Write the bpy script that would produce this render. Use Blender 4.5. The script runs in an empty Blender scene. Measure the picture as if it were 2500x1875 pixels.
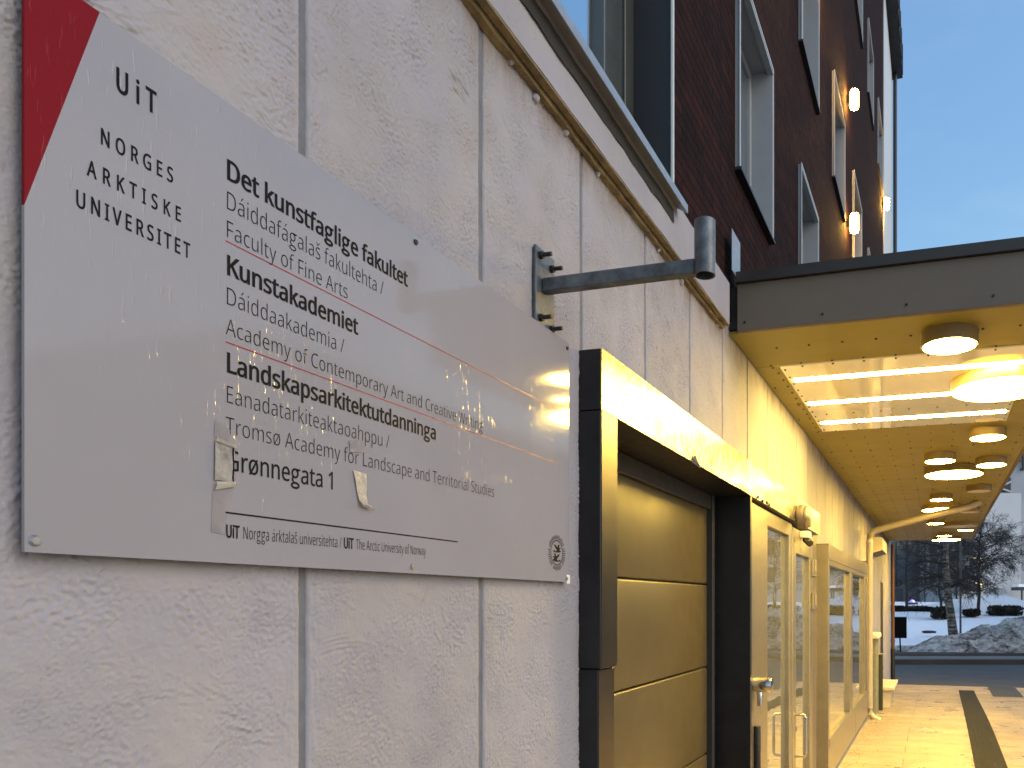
import bpy, bmesh, math, random
import numpy as np
from mathutils import Vector, Matrix, noise as mnoise
from mathutils.geometry import tessellate_polygon

S = bpy.context.scene
COL = S.collection
R = math.radians

# ------------------------------------------------------------------ camera
FPX, CX, CY, EYE = 1850.0, 1765.0, 1471.0, 1.79      # focal length and principal point in photo pixels (2500 wide)
ANG = math.atan((2285.0 - CX) / FPX)
SA, CA = math.sin(ANG), math.cos(ANG)
cam_data = bpy.data.cameras.new('camera')
cam = bpy.data.objects.new('camera', cam_data)
COL.objects.link(cam)
cam.location = (1.0, 0.0, EYE)
cam.rotation_euler = (R(90), 0, ANG)
cam_data.sensor_width = 36.0
cam_data.lens = FPX / 2500 * 36
cam_data.shift_x = (1250 - CX) / 2500
cam_data.shift_y = (CY - 937.5) / 2500
cam_data.clip_start, cam_data.clip_end = 0.05, 3000
S.camera = cam

# ------------------------------------------------------------------ sky, sun, exposure
SUN_EL, SUN_ROT = R(30.0), R(100)
w = bpy.data.worlds.new("World"); S.world = w; w.use_nodes = True
nt = w.node_tree; nt.nodes.clear()
sky = nt.nodes.new('ShaderNodeTexSky'); sky.sky_type = 'NISHITA'; sky.sun_disc = False
sky.sun_elevation = SUN_EL; sky.sun_rotation = SUN_ROT
sky.air_density = 2.0; sky.dust_density = 1.5; sky.ozone_density = 7.5
bg = nt.nodes.new('ShaderNodeBackground'); bg.inputs[1].default_value = 0.15
wo = nt.nodes.new('ShaderNodeOutputWorld')
tc = nt.nodes.new('ShaderNodeTexCoord'); mp = nt.nodes.new('ShaderNodeMapping'); mp.inputs['Scale'].default_value = (1.2, 1.2, 4.0)
cn = nt.nodes.new('ShaderNodeTexNoise'); cn.inputs['Scale'].default_value = 2.2; cn.inputs['Detail'].default_value = 6; cn.inputs['Roughness'].default_value = .6
cr = nt.nodes.new('ShaderNodeValToRGB'); cr.color_ramp.elements[0].position = .40; cr.color_ramp.elements[1].position = .72
cr.color_ramp.elements[0].color = (1, 1, 1, 1); cr.color_ramp.elements[1].color = (1.30, 1.16, 1.04, 1)      # thin high cloud
mx = nt.nodes.new('ShaderNodeMix'); mx.data_type = 'RGBA'; mx.blend_type = 'MULTIPLY'; mx.inputs[0].default_value = 1.0
nt.links.new(tc.outputs['Generated'], mp.inputs[0]); nt.links.new(mp.outputs[0], cn.inputs['Vector']); nt.links.new(cn.outputs['Fac'], cr.inputs[0])
nt.links.new(sky.outputs[0], mx.inputs[6]); nt.links.new(cr.outputs[0], mx.inputs[7])
nt.links.new(mx.outputs[2], bg.inputs[0]); nt.links.new(bg.outputs[0], wo.inputs[0])
sl = bpy.data.lights.new('dusk_light', 'SUN'); sl.energy = 0.6; sl.angle = R(50); sl.color = (1.0, 0.74, 0.56)
so = bpy.data.objects.new('dusk_light', sl); COL.objects.link(so)
sd = Vector((math.sin(SUN_ROT) * math.cos(SUN_EL), math.cos(SUN_ROT) * math.cos(SUN_EL), math.sin(SUN_EL)))
so.rotation_euler = (-sd).to_track_quat('-Z', 'Y').to_euler()
so.location = (30, -20, 20)
S.view_settings.view_transform = 'Standard'; S.view_settings.look = 'None'
S.view_settings.exposure = 0.65; S.view_settings.gamma = 1.0
S.render.engine = 'CYCLES'
S.cycles.use_denoising = True
S.cycles.max_bounces = 8
S.cycles.sample_clamp_indirect = 6

# ------------------------------------------------------------------ reading positions: rays from the camera to real planes
def ray(px, py):
    u = (px - CX) / FPX; v = (CY - py) / FPX
    return (-SA + u * CA, CA + u * SA, v)
def wp(px, py, X):                 # -> (y, z) on the upright plane x = X
    d = ray(px, py); s = (X - 1) / d[0]
    return (d[1] * s, EYE + d[2] * s)
def wt(px, X): return wp(px, 0, X)[0]
def hp(px, py, z):                 # -> (x, y) on the level plane at height z
    d = ray(px, py); s = (z - EYE) / d[2]
    return (1 + d[0] * s, d[1] * s)
def dp(px, py, D):                 # -> point at distance D along the view axis
    d = ray(px, py)
    return Vector((1 + d[0] * D, d[1] * D, EYE + d[2] * D))
def rD(r, D): return (1 + r * CA - D * SA, r * SA + D * CA)   # lateral / distance -> x, y

# ------------------------------------------------------------------ materials
def lin(c): return tuple(((v / 12.92) if v <= .04045 else ((v + .055) / 1.055) ** 2.4) for v in c)
class NT:
    def __init__(s, name):
        s.m = bpy.data.materials.new(name); s.m.use_nodes = True
        s.t = s.m.node_tree; s.b = s.t.nodes['Principled BSDF']
    def n(s, typ, **kw):
        x = s.t.nodes.new('ShaderNode' + typ)
        for k, v in kw.items(): setattr(x, k, v)
        return x
    def l(s, a, b): s.t.links.new(a, b)
    def co(s, scale=(1, 1, 1), rot=(0, 0, 0)):
        tc = s.n('TexCoord'); mp = s.n('Mapping')
        mp.inputs['Scale'].default_value = scale; mp.inputs['Rotation'].default_value = rot
        s.l(tc.outputs['Object'], mp.inputs['Vector']); return mp.outputs[0]
    def noise(s, vec, scale, detail=4, rough=.55, dist=0):
        x = s.n('TexNoise'); x.inputs['Scale'].default_value = scale; x.inputs['Detail'].default_value = detail
        x.inputs['Roughness'].default_value = rough; x.inputs['Distortion'].default_value = dist
        if vec is not None: s.l(vec, x.inputs['Vector'])
        return x.outputs['Fac']
    def ramp(s, fac, stops):
        x = s.n('ValToRGB'); e = x.color_ramp.elements
        while len(e) < len(stops): e.new(.5)
        for i, (p, c) in enumerate(stops):
            e[i].position = p; e[i].color = (*c, 1) if len(c) == 3 else c
        s.l(fac, x.inputs[0]); return x.outputs[0]
    def math(s, op, a, b=None):
        x = s.n('Math', operation=op)
        for i, v in enumerate((a, b)):
            if v is None: continue
            if isinstance(v, (int, float)): x.inputs[i].default_value = v
            else: s.l(v, x.inputs[i])
        return x.outputs[0]
    def mix(s, fac, a, b, mode='MIX'):
        x = s.n('Mix', data_type='RGBA', blend_type=mode)
        for i, v in ((0, fac), (6, a), (7, b)):
            if isinstance(v, (int, float)): x.inputs[i].default_value = v
            elif isinstance(v, tuple): x.inputs[i].default_value = (*v, 1)
            else: s.l(v, x.inputs[i])
        return x.outputs[2]
    def bump(s, h, dist, strength=1.0, nrm=None):
        x = s.n('Bump'); x.inputs['Distance'].default_value = dist; x.inputs['Strength'].default_value = strength
        s.l(h, x.inputs['Height'])
        if nrm is not None: s.l(nrm, x.inputs['Normal'])
        return x.outputs[0]
    def set(s, **kw):
        for k, v in kw.items():
            i = s.b.inputs[k.replace('_', ' ')]
            if isinstance(v, tuple): i.default_value = (*v, 1) if len(v) == 3 else v
            elif isinstance(v, (int, float)): i.default_value = v
            else: s.l(v, i)
        return s

def simple(name, base, rough=.5, metal=0.0, var=.12, vscale=6, bump=0.0, bscale=80, rvar=.12, **kw):
    n = NT(name); v = n.co()
    f = n.noise(v, vscale, 6, .65)
    lo = tuple(c * (1 - var) for c in base); hi = tuple(min(1, c * (1 + var)) for c in base)
    n.set(Base_Color=n.ramp(f, [(.3, lo), (.7, hi)]), Metallic=metal)
    g = n.noise(v, vscale * 3.3, 5)
    n.set(Roughness=n.math('MULTIPLY_ADD', g, rvar * 2)) if False else None
    mr = n.n('MapRange'); mr.inputs[3].default_value = max(.02, rough - rvar); mr.inputs[4].default_value = min(1, rough + rvar)
    n.l(g, mr.inputs[0]); n.set(Roughness=mr.outputs[0])
    if bump: n.set(Normal=n.bump(n.noise(v, bscale, 4), bump))
    n.set(**kw)
    return n.m

def emitter(name, col, strength):
    n = NT(name); n.set(Base_Color=(.8, .8, .78), Roughness=.4, Emission_Color=col, Emission_Strength=strength); return n.m

LAMP = (1.0, 0.64, 0.105)
M = {}
def plaster(name, base, deep, soil=1.0):
    n = NT(name); v = n.co()
    grain = n.noise(v, 210, 4, .6); mid = n.noise(v, 60, 4, .6)
    n.set(Normal=n.bump(n.math('ADD', n.math('MULTIPLY', grain, .35), n.math('MULTIPLY', mid, .65)), deep))
    big = n.noise(v, 1.9, 6, .62)
    col = n.ramp(big, [(.3, tuple(c * .88 for c in base)), (.65, tuple(min(1, c * 1.06) for c in base))])
    pink = n.ramp(n.noise(v, 4.3, 5), [(.42, (.96, .97, 1.03)), (.62, (1.0, 1.0, 1.0)), (.76, (1.0, .94, .90))])
    col = n.mix(1.0, col, pink, 'MULTIPLY')
    specks = n.ramp(n.noise(v, 46, 3, .6), [(.66, (1, 1, 1)), (.78, (.70, .67, .64))])
    col = n.mix(.7, col, specks, 'MULTIPLY')
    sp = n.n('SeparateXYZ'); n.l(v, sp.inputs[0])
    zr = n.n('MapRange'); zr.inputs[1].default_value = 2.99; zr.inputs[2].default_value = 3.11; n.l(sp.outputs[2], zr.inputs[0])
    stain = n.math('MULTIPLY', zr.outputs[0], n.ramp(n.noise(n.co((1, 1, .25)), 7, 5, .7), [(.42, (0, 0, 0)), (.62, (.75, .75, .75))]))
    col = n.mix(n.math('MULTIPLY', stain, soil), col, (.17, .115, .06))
    n.set(Base_Color=col, Roughness=.85, Specular_IOR_Level=.25)
    return n.m
M['plaster'] = plaster('rough_plaster', (.305, .292, .302), .0021)
M['plaster_smooth'] = plaster('fine_plaster', (.305, .29, .30), .0012, 0.0)
M['sealant'] = simple('grey_joint_sealant', (.13, .135, .15), .7, var=.2, vscale=14, bump=.002)
M['foam'] = simple('yellowed_foam', (.17, .125, .06), .8, var=.4, vscale=18, bump=.006, bscale=50)
M['gap_and_shadow_dark'] = simple('gap_and_shadow_dark', (.02, .018, .015), .9)  # near-black for the cornice gap and the painted shadow under the sill
M['galv'] = simple('galvanised_steel', (.105, .12, .135), .45, .5, var=.45, vscale=22, bump=.0006, bscale=160)
M['bolt'] = simple('dark_bolt_steel', (.035, .034, .035), .5, .6, var=.4, vscale=60)
M['flash'] = simple('grey_blue_flashing', (.24, .27, .31), .42, .35, var=.12, vscale=20)
M['white_trim'] = simple('white_trim', (.45, .47, .48), .5, var=.06)
M['jamb'] = simple('pale_grey_jamb', (.27, .28, .29), .5, var=.05)
M['dark_jamb'] = simple('charcoal_jamb', (.015, .015, .017), .5, var=.1)
M['dark_frame'] = simple('dark_green_grey_frame', (.033, .038, .034), .42, var=.1)
M['black_sill'] = simple('black_sill', (.012, .012, .014), .5)
M['roofdark'] = simple('dark_roof_cladding', (.02, .021, .025), .7, var=.3, vscale=3)
M['steel_dark'] = simple('dark_dock_steel', (.020, .020, .022), .36, .4, var=.25, vscale=9, bump=.0003, bscale=7, rvar=.1)
M['steel_face'] = simple('worn_dock_steel', (.40, .36, .30), .27, .9, var=.45, vscale=9, bump=.0006, bscale=14, rvar=.17)
M['steel_jamb'] = simple('brushed_jamb_steel', (.105, .088, .066), .30, .85, var=.10, vscale=5, rvar=.05)
M['door_paint'] = simple('grey_door_paint', (.088, .069, .031), .40, .2, var=.08, vscale=2.5, bump=.0007, bscale=3)
M['rail'] = simple('rubber_seal', (.02, .018, .016), .6)
M['alu'] = simple('anodised_aluminium', (.30, .265, .19), .34, .75, var=.1, vscale=12, rvar=.08)
M['alu_dark'] = simple('bronze_aluminium', (.17, .145, .12), .38, .5, var=.12, vscale=12)
M['stainless'] = simple('stainless', (.55, .53, .5), .2, 1.0, var=.1, vscale=40, rvar=.06)
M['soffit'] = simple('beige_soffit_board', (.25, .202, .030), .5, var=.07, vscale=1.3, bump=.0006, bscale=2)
M['fascia'] = simple('taupe_fascia', (.125, .10, .075), .55, var=.07, vscale=2.2, bump=.0006, bscale=3)
M['cap'] = simple('dark_cap_flashing', (.040, .034, .030), .4, .3, var=.12, vscale=4)
M['lamp_case'] = simple('beige_lamp_casing', (.24, .165, .06), .5, var=.05)
M['lamp_off'] = simple('unlit_opal_diffuser', (.62, .55, .40), .4, var=.03)
M['lamp_on'] = emitter('lit_opal_diffuser', LAMP, 104.0)
M['tube_on'] = emitter('lit_light_strip', (1.0, .68, .16), 130.0)
M['wall_lamp_on'] = emitter('lit_wall_lamp', (1.0, .52, .10), 105.0)
M['pipe'] = simple('grey_beige_pipe', (.42, .36, .26), .4, .2, var=.08)
M['pipe_brown'] = simple('brown_downpipe', (.12, .055, .02), .45, .2, var=.2)
M['cabinet'] = simple('grey_green_cabinet', (.22, .22, .15), .6, var=.25, vscale=20)
M['cabinet_dark'] = simple('dark_green_cabinet', (.025, .03, .018), .5, var=.2)
M['bench'] = simple('cream_bench', (.60, .53, .40), .5, var=.06)
M['door_dark'] = simple('dark_brown_door', (.012, .007, .004), .7, var=.2)
M['sign_black'] = simple('black_sign_metal', (.006, .006, .007), .9, Specular_IOR_Level=.05)
M['ink'] = simple('black_lettering', (.004, .004, .006), .6, var=.0, Specular_IOR_Level=.12)
M['redline'] = simple('red_rule', (.28, .012, .03), .35, var=.0)
M['tape'] = simple('yellowed_tape', (.62, .58, .52), .35, var=.12, vscale=40, bump=.003, bscale=60)
M['residue'] = simple('glue_residue', (.44, .415, .43), .16, var=.12, vscale=30)
M['residue2'] = simple('clear_tape_film', (.54, .51, .47), .25, var=.35, vscale=35, bump=.004, bscale=30)
M['screw'] = simple('screw_steel', (.35, .34, .34), .4, .8, var=.3, vscale=100)
M['white_plastic'] = simple('white_plastic', (.7, .68, .64), .45, var=.04)
M['black_plastic'] = simple('black_plastic', (.015, .015, .016), .3)

def glass(name, base, rough, spec, metal=0.0, wav=.0006):
    n = NT(name); v = n.co()
    n.set(Base_Color=base, Roughness=rough, Metallic=metal, IOR=spec, Specular_IOR_Level=.5,
          Normal=n.bump(n.noise(v, 2.2, 2), wav))
    return n.m
M['glass_sky'] = glass('coated_glazing', (.46, .58, .66), .03, 1.5, .92)
M['glass_grey'] = glass('grey_glazing', (.12, .14, .16), .05, 1.9, .3)
M['glass_door'] = glass('door_glazing', (.40, .40, .35), .012, 1.9, .8, .0012)
M['glass_far'] = glass('far_glazing', (.10, .12, .15), .1, 1.6, .3)
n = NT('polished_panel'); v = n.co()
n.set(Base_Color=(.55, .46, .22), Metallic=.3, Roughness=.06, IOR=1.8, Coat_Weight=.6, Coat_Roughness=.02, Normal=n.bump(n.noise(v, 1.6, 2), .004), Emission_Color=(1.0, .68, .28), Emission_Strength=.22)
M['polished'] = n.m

def sign_mat(name, base):
    n = NT(name); v = n.co()
    st = n.co((1, 160, 22))
    drops = n.ramp(n.noise(st, 1.0, 2), [(.62, (0, 0, 0)), (.72, (1, 1, 1))])
    patch = n.ramp(n.noise(v, 2.0, 3), [(.42, (0, 0, 0)), (.6, (1, 1, 1))])
    grime = n.noise(v, 4.5, 6, .65)
    h = n.math('ADD', n.math('MULTIPLY', n.math('MULTIPLY', drops, patch), .35), n.math('MULTIPLY', n.noise(v, 1.4, 2), 1.0))
    n.set(Base_Color=n.ramp(grime, [(.3, tuple(c * .94 for c in base)), (.7, base)]),
          Normal=n.bump(h, .0012))
    mr = n.n('MapRange'); mr.inputs[3].default_value = .04; mr.inputs[4].default_value = .10
    n.l(n.noise(v, 9, 4), mr.inputs[0]); n.set(Roughness=mr.outputs[0], IOR=1.40)
    return n.m
M['sign_white'] = sign_mat('sign_white_enamel', (.262, .254, .278))
M['sign_red'] = sign_mat('sign_red_enamel', (.17, .004, .006))
M['sign_red'].node_tree.nodes['Principled BSDF'].inputs['Specular IOR Level'].default_value = .16

def brick():
    n = NT('dark_brick'); v = n.co()
    cx = n.n('SeparateXYZ'); n.l(v, cx.inputs[0]); cb = n.n('CombineXYZ')
    n.l(cx.outputs[1], cb.inputs[0]); n.l(cx.outputs[2], cb.inputs[1])
    b = n.n('TexBrick'); b.offset = .5; b.squash = 1
    b.inputs['Scale'].default_value = 1.0; b.inputs['Mortar Size'].default_value = .0045; b.inputs['Mortar Smooth'].default_value = .25
    b.inputs['Brick Width'].default_value = .29; b.inputs['Row Height'].default_value = .05; b.inputs['Bias'].default_value = -.1
    b.inputs['Color1'].default_value = (.030, .0095, .006, 1); b.inputs['Color2'].default_value = (.013, .0058, .0045, 1)
    b.inputs['Mortar'].default_value = (.0045, .004, .004, 1)
    n.l(cb.outputs[0], b.inputs['Vector'])
    va = n.ramp(n.noise(v, 7, 5, .7), [(.3, (.55, .55, .55)), (.7, (1.25, 1.2, 1.15))])
    n.set(Base_Color=n.mix(1, b.outputs['Color'], va, 'MULTIPLY'), Roughness=.9, Specular_IOR_Level=.08)
    h = n.math('ADD', n.math('MULTIPLY', b.outputs['Fac'], -1.0), n.math('MULTIPLY', n.noise(v, 60, 4), .35))
    n.set(Normal=n.bump(h, .012))
    return n.m
M['brick'] = brick()

def paving():
    n = NT('concrete_paving'); v = n.co()
    b = n.n('TexBrick'); b.offset = .5
    b.inputs['Scale'].default_value = 1; b.inputs['Brick Width'].default_value = 1.4; b.inputs['Row Height'].default_value = .34
    b.inputs['Mortar Size'].default_value = .006; b.inputs['Mortar Smooth'].default_value = .4
    b.inputs['Color1'].default_value = (.42, .345, .25, 1); b.inputs['Color2'].default_value = (.32, .265, .195, 1); b.inputs['Mortar'].default_value = (.17, .145, .12, 1)
    wv = n.n('VectorMath', operation='MULTIPLY_ADD'); nz = n.n('TexNoise'); nz.inputs['Scale'].default_value = 2
    n.l(v, nz.inputs['Vector']); n.l(nz.outputs['Color'], wv.inputs[0]); wv.inputs[1].default_value = (.03, .03, 0); n.l(v, wv.inputs[2])
    n.l(wv.outputs[0], b.inputs['Vector'])
    st = n.ramp(n.noise(n.co((.5, 2.2, 1)), 2.4, 6, .7), [(.3, (.55, .53, .50)), (.55, (.95, .94, .92)), (.72, (1.15, 1.12, 1.06))])
    gr = n.ramp(n.noise(v, 90, 4), [(.3, (.86, .86, .86)), (.7, (1.08, 1.08, 1.08))])
    c = n.mix(1, n.mix(1, b.outputs['Color'], st, 'MULTIPLY'), gr, 'MULTIPLY')
    n.set(Base_Color=c, Roughness=n.ramp(n.noise(v, 1.3, 5, .65), [(.35, (.22, .22, .22)), (.65, (.62, .62, .62))]), Normal=n.bump(n.math('ADD', n.noise(v, 70, 4), n.math('MULTIPLY', b.outputs['Fac'], -1.2)), .003))
    return n.m
M['paving'] = paving()
def asphalt(name, base, rough):
    n = NT(name); v = n.co()
    f = n.noise(v, 1.1, 6, .7); g = n.noise(v, 160, 3)
    n.set(Base_Color=n.ramp(f, [(.3, tuple(c * .7 for c in base)), (.7, tuple(c * 1.2 for c in base))]), Normal=n.bump(g, .004))
    mr = n.n('MapRange'); mr.inputs[3].default_value = rough - .15; mr.inputs[4].default_value = rough + .15
    n.l(n.noise(v, .9, 4), mr.inputs[0]); n.set(Roughness=mr.outputs[0]); return n.m
M['asphalt'] = asphalt('damp_asphalt', (.050, .046, .044), .62)
M['walk'] = asphalt('dirty_kerb_walk', (.16, .15, .145), .6)
M['kerb'] = asphalt('dark_kerb', (.035, .033, .032), .7)
n = NT('metal_grate'); v = n.co()
f = n.ramp(n.noise(n.co((38, 1.5, 1)), 1.0, 5, .7), [(.3, (.009, .009, .0085)), (.6, (.018, .017, .016)), (.78, (.075, .064, .05))])
n.set(Base_Color=f, Roughness=.8, Specular_IOR_Level=.2, Normal=n.bump(n.noise(n.co((45, 6, 1)), 1, 3), .008))
M['grate'] = n.m
M['plate'] = simple('dark_steel_plate', (.035, .034, .035), .6, .1, var=.2, vscale=5)
def snow(name, clean, dirt, amount, bump):
    n = NT(name); v = n.co()
    a = n.noise(v, 1.6, 8, .72, .6); b2 = n.noise(v, 7, 6, .7)
    mx = n.math('ADD', n.math('MULTIPLY', a, .7), n.math('MULTIPLY', b2, .3))
    c = n.ramp(mx, [(max(0, .41 + amount), clean), (.49 + amount, tuple(.5 * (p + q) for p, q in zip(clean, dirt))), (min(1, .57 + amount), dirt)])
    n.set(Base_Color=c, Roughness=.75, Specular_IOR_Level=.3, Normal=n.bump(n.math('ADD', n.noise(v, 9, 6, .7), n.noise(v, 2.5, 4)), bump))
    return n.m
M['snow'] = snow('clean_snow', (.93, .94, .96), (.80, .82, .86), .12, .05)
M['dirtysnow'] = snow('dirty_ploughed_snow', (.82, .79, .75), (.065, .050, .036), .025, .25)
def bark():
    n = NT('birch_bark'); v = n.co((3, 3, 11))
    f = n.noise(v, 1.3, 5, .65)
    n.set(Base_Color=n.ramp(f, [(.42, (.03, .026, .022)), (.54, (.14, .125, .105)), (.68, (.30, .28, .25))]), Roughness=.85, Normal=n.bump(f, .03))
    return n.m
M['birch'] = bark()
M['twig'] = simple('dark_twigs', (.035, .028, .024), .8, var=.3, vscale=2)
M['twig2'] = simple('grey_brown_twigs', (.085, .072, .058), .8, var=.3, vscale=2)
M['hedge'] = simple('dark_hedge', (.028, .022, .014), .85, var=.5, vscale=12)
M['bw'] = simple('pale_render', (.50, .50, .50), .8, var=.06, vscale=.6)
M['bw2'] = simple('cool_grey_render', (.36, .37, .39), .8, var=.06, vscale=.6)
M['bg'] = simple('mid_grey_cladding', (.11, .105, .11), .7, var=.15, vscale=.8)
M['bd'] = simple('dark_cladding', (.05, .047, .05), .7, var=.15, vscale=.8)
M['lit_window'] = emitter('lit_window_glass', (1.0, .72, .12), 1.1)
M['purple'] = emitter('purple_glow', (.22, .12, 1.0), 1.0)

# ------------------------------------------------------------------ mesh helpers
class MB:
    def __init__(s): s.bm = bmesh.new()
    def box(s, x0, x1, y0, y1, z0, z1, bev=0.0, seg=1):
        b = bmesh.new()
        r = bmesh.ops.create_cube(b, size=1.0)
        bmesh.ops.scale(b, vec=(x1 - x0, y1 - y0, z1 - z0), verts=b.verts)
        bmesh.ops.translate(b, vec=((x0 + x1) / 2, (y0 + y1) / 2, (z0 + z1) / 2), verts=b.verts)
        if bev: bmesh.ops.bevel(b, geom=b.edges[:], offset=bev, segments=seg, affect='EDGES', profile=.5)
        s.add(b); return s
    def add(s, b):
        me = bpy.data.meshes.new('tmp'); b.to_mesh(me); b.free(); s.bm.from_mesh(me); bpy.data.meshes.remove(me)
    def cyl(s, p0, p1, r0, r1=None, seg=24, caps=True, bev=0.0):
        p0, p1 = Vector(p0), Vector(p1); r1 = r0 if r1 is None else r1
        d = p1 - p0; q = d.to_track_quat('Z', 'Y').to_matrix().to_4x4()
        b = bmesh.new()
        bmesh.ops.create_cone(b, cap_ends=caps, cap_tris=False, segments=seg, radius1=r0, radius2=r1, depth=d.length)
        if bev:
            es = [e for e in b.edges if any(len(f.verts) > 4 for f in e.link_faces)]
            bmesh.ops.bevel(b, geom=es, offset=bev, segments=2, affect='EDGES', profile=.5)
        bmesh.ops.transform(b, matrix=Matrix.Translation((p0 + p1) / 2) @ q, verts=b.verts)
        s.add(b); return s
    def tube(s, pts, rad, seg=12, caps=True):
        pts = [Vector(p) for p in pts]; n = len(pts)
        rad = rad if isinstance(rad, (list, tuple)) else [rad] * n
        rings = []; up = Vector((0, 0, 1))
        for i, p in enumerate(pts):
            d = (pts[min(i + 1, n - 1)] - pts[max(i - 1, 0)])
            d = d.normalized() if d.length > 1e-9 else Vector((0, 0, 1))
            a = d.cross(up if abs(d.z) < .95 else Vector((0, 1, 0))).normalized(); b2 = d.cross(a)
            rings.append([s.bm.verts.new(p + (a * math.cos(2 * math.pi * k / seg) + b2 * math.sin(2 * math.pi * k / seg)) * rad[i]) for k in range(seg)])
        for i in range(n - 1):
            A, B = rings[i], rings[i + 1]
            for k in range(seg):
                s.bm.faces.new((A[k], A[(k + 1) % seg], B[(k + 1) % seg], B[k]))
        if caps:
            s.bm.faces.new(rings[0][::-1]); s.bm.faces.new(rings[-1])
        return s
    def quad(s, *ps):
        s.bm.faces.new([s.bm.verts.new(p) for p in ps]); return s
    def sphere(s, c, rx, ry, rz, sub=2):
        b = bmesh.new(); bmesh.ops.create_icosphere(b, subdivisions=sub, radius=1)
        bmesh.ops.scale(b, vec=(rx, ry, rz), verts=b.verts); bmesh.ops.translate(b, vec=c, verts=b.verts)
        s.add(b); return s
    def prism(s, poly, axis, a0, a1):
        # poly in the two other axes (order x,y,z without axis), extruded along axis
        def P(u, v, a):
            return {'x': (a, u, v), 'y': (u, a, v), 'z': (u, v, a)}[axis]
        A = [s.bm.verts.new(P(u, v, a0)) for u, v in poly]; B = [s.bm.verts.new(P(u, v, a1)) for u, v in poly]
        n = len(poly)
        s.bm.faces.new(A); s.bm.faces.new(B[::-1])
        for i in range(n): s.bm.faces.new((A[i], B[i], B[(i + 1) % n], A[(i + 1) % n]))
        return s
    def build(s, name, m, parent=None, smooth=False, label=None):
        bmesh.ops.recalc_face_normals(s.bm, faces=s.bm.faces)
        me = bpy.data.meshes.new(name); s.bm.to_mesh(me); s.bm.free()
        o = bpy.data.objects.new(name, me); COL.objects.link(o)
        for mm in (m if isinstance(m, list) else [m]): me.materials.append(mm)
        if smooth:
            for p in me.polygons: p.use_smooth = True
            try: me.set_sharp_from_angle(angle=R(40))
            except Exception: pass
        if parent is not None:
            o.parent = parent; o.matrix_parent_inverse = Matrix.Translation(-parent.location)
        if label: o['label'] = label
        return o

def tag(o, label, cat, group=None, kind=None):
    o['label'] = label; o['category'] = cat
    if group: o['group'] = group
    if kind: o['kind'] = kind
    return o
def thing(name, label, cat, loc=(0, 0, 0), group=None):
    o = bpy.data.objects.new(name, None); COL.objects.link(o); o.location = loc
    o.empty_display_size = .1
    return tag(o, label, cat, group)
def struct(name, mb, m, smooth=False):
    o = mb.build(name, m, None, smooth); o['kind'] = 'structure'; return o
def copy_tree(o, parent=None):
    c = o.copy(); COL.objects.link(c); c.parent = parent
    for ch in list(o.children): copy_tree(ch, c)
    return c
rnd = random.Random(7)
def smooth01(a, b, x):
    t = max(0, min(1, (x - a) / (b - a))); return t * t * (3 - 2 * t)

# ------------------------------------------------------------------ ground
END = 17.9                        # far end of the building
SOF = 3.136                       # underside of the canopy
def gz(y):                        # the paving falls gently towards the street
    return .22 * (1 - smooth01(9.0, 17.2, y))
b = MB(); b.quad((-1500, -1500, -.35), (1500, -1500, -.35), (1500, 1500, -.35), (-1500, 1500, -.35))
struct('ground', b, M['snow'])
b = MB()
ys = [-6 + i * .5 for i in range(47)]
xs = [-.3, 1.0, 3, 6, 12]
grid = [[b.bm.verts.new((x, y, gz(y))) for x in xs] for y in ys]
for i in range(len(ys) - 1):
    for j in range(len(xs) - 1): b.bm.faces.new((grid[i][j], grid[i][j + 1], grid[i + 1][j + 1], grid[i + 1][j]))
b.quad((-.3, 17, -.3), (12, 17, -.3), (12, 17, 0), (-.3, 17, 0))
struct('pavement', b, M['paving'])
b = MB()
strip = []
for i in range(24):
    y = 6 + i * (16.1 - 6) / 23; x = 1.36 + .01 * (y - 8) 
    strip.append((b.bm.verts.new((x, y, gz(y) + .004)), b.bm.verts.new((x + .30, y, gz(y) + .004))))
for i in range(23): b.bm.faces.new((strip[i][0], strip[i][1], strip[i + 1][1], strip[i + 1][0]))
struct('pavement_grate', b, M['grate'])
b = MB()
q = [hp(*p, .02) for p in ((2409, 1671), (2480, 1678), (2500, 1706), (2425, 1704))]
ps = [b.bm.verts.new((x, y, gz(y) + .006)) for x, y in q]; b.bm.faces.new(ps)
tag(b.build('cover_plate', M['plate']), 'dark rectangular steel plate lying flat on the pavement beside the grate strip', 'cover plate')
b = MB(); b.quad((-60, 17, -.03), (80, 17, -.03), (80, 60, -.03), (-60, 60, -.03))
struct('road', b, M['asphalt'])
def Pz(r, D, z): x, y = rD(r, D); return (x, y, z)
b = MB()
for (D0, D1, z) in ((22.35, 22.75, .10),):
    A = [Pz(-60, D0, -.05), Pz(90, D0, -.05), Pz(90, D0, z), Pz(-60, D0, z)]; b.quad(*A)
    b.quad(Pz(-60, D0, z), Pz(90, D0, z), Pz(90, D1, z), Pz(-60, D1, z))
b.quad(Pz(-60, 24.15, .0), Pz(90, 24.15, .0), Pz(90, 24.2, .16), Pz(-60, 24.2, .16)); b.quad(Pz(-60, 24.2, .16), Pz(90, 24.2, .16), Pz(90, 24.9, .17), Pz(-60, 24.9, .17))
struct('kerb', b, M['kerb'])
b = MB(); b.quad(Pz(-60, 22.75, .085), Pz(90, 22.75, .085), Pz(90, 27, .085), Pz(-60, 27, .085))
struct('far_sidewalk', b, M['walk'])

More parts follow.
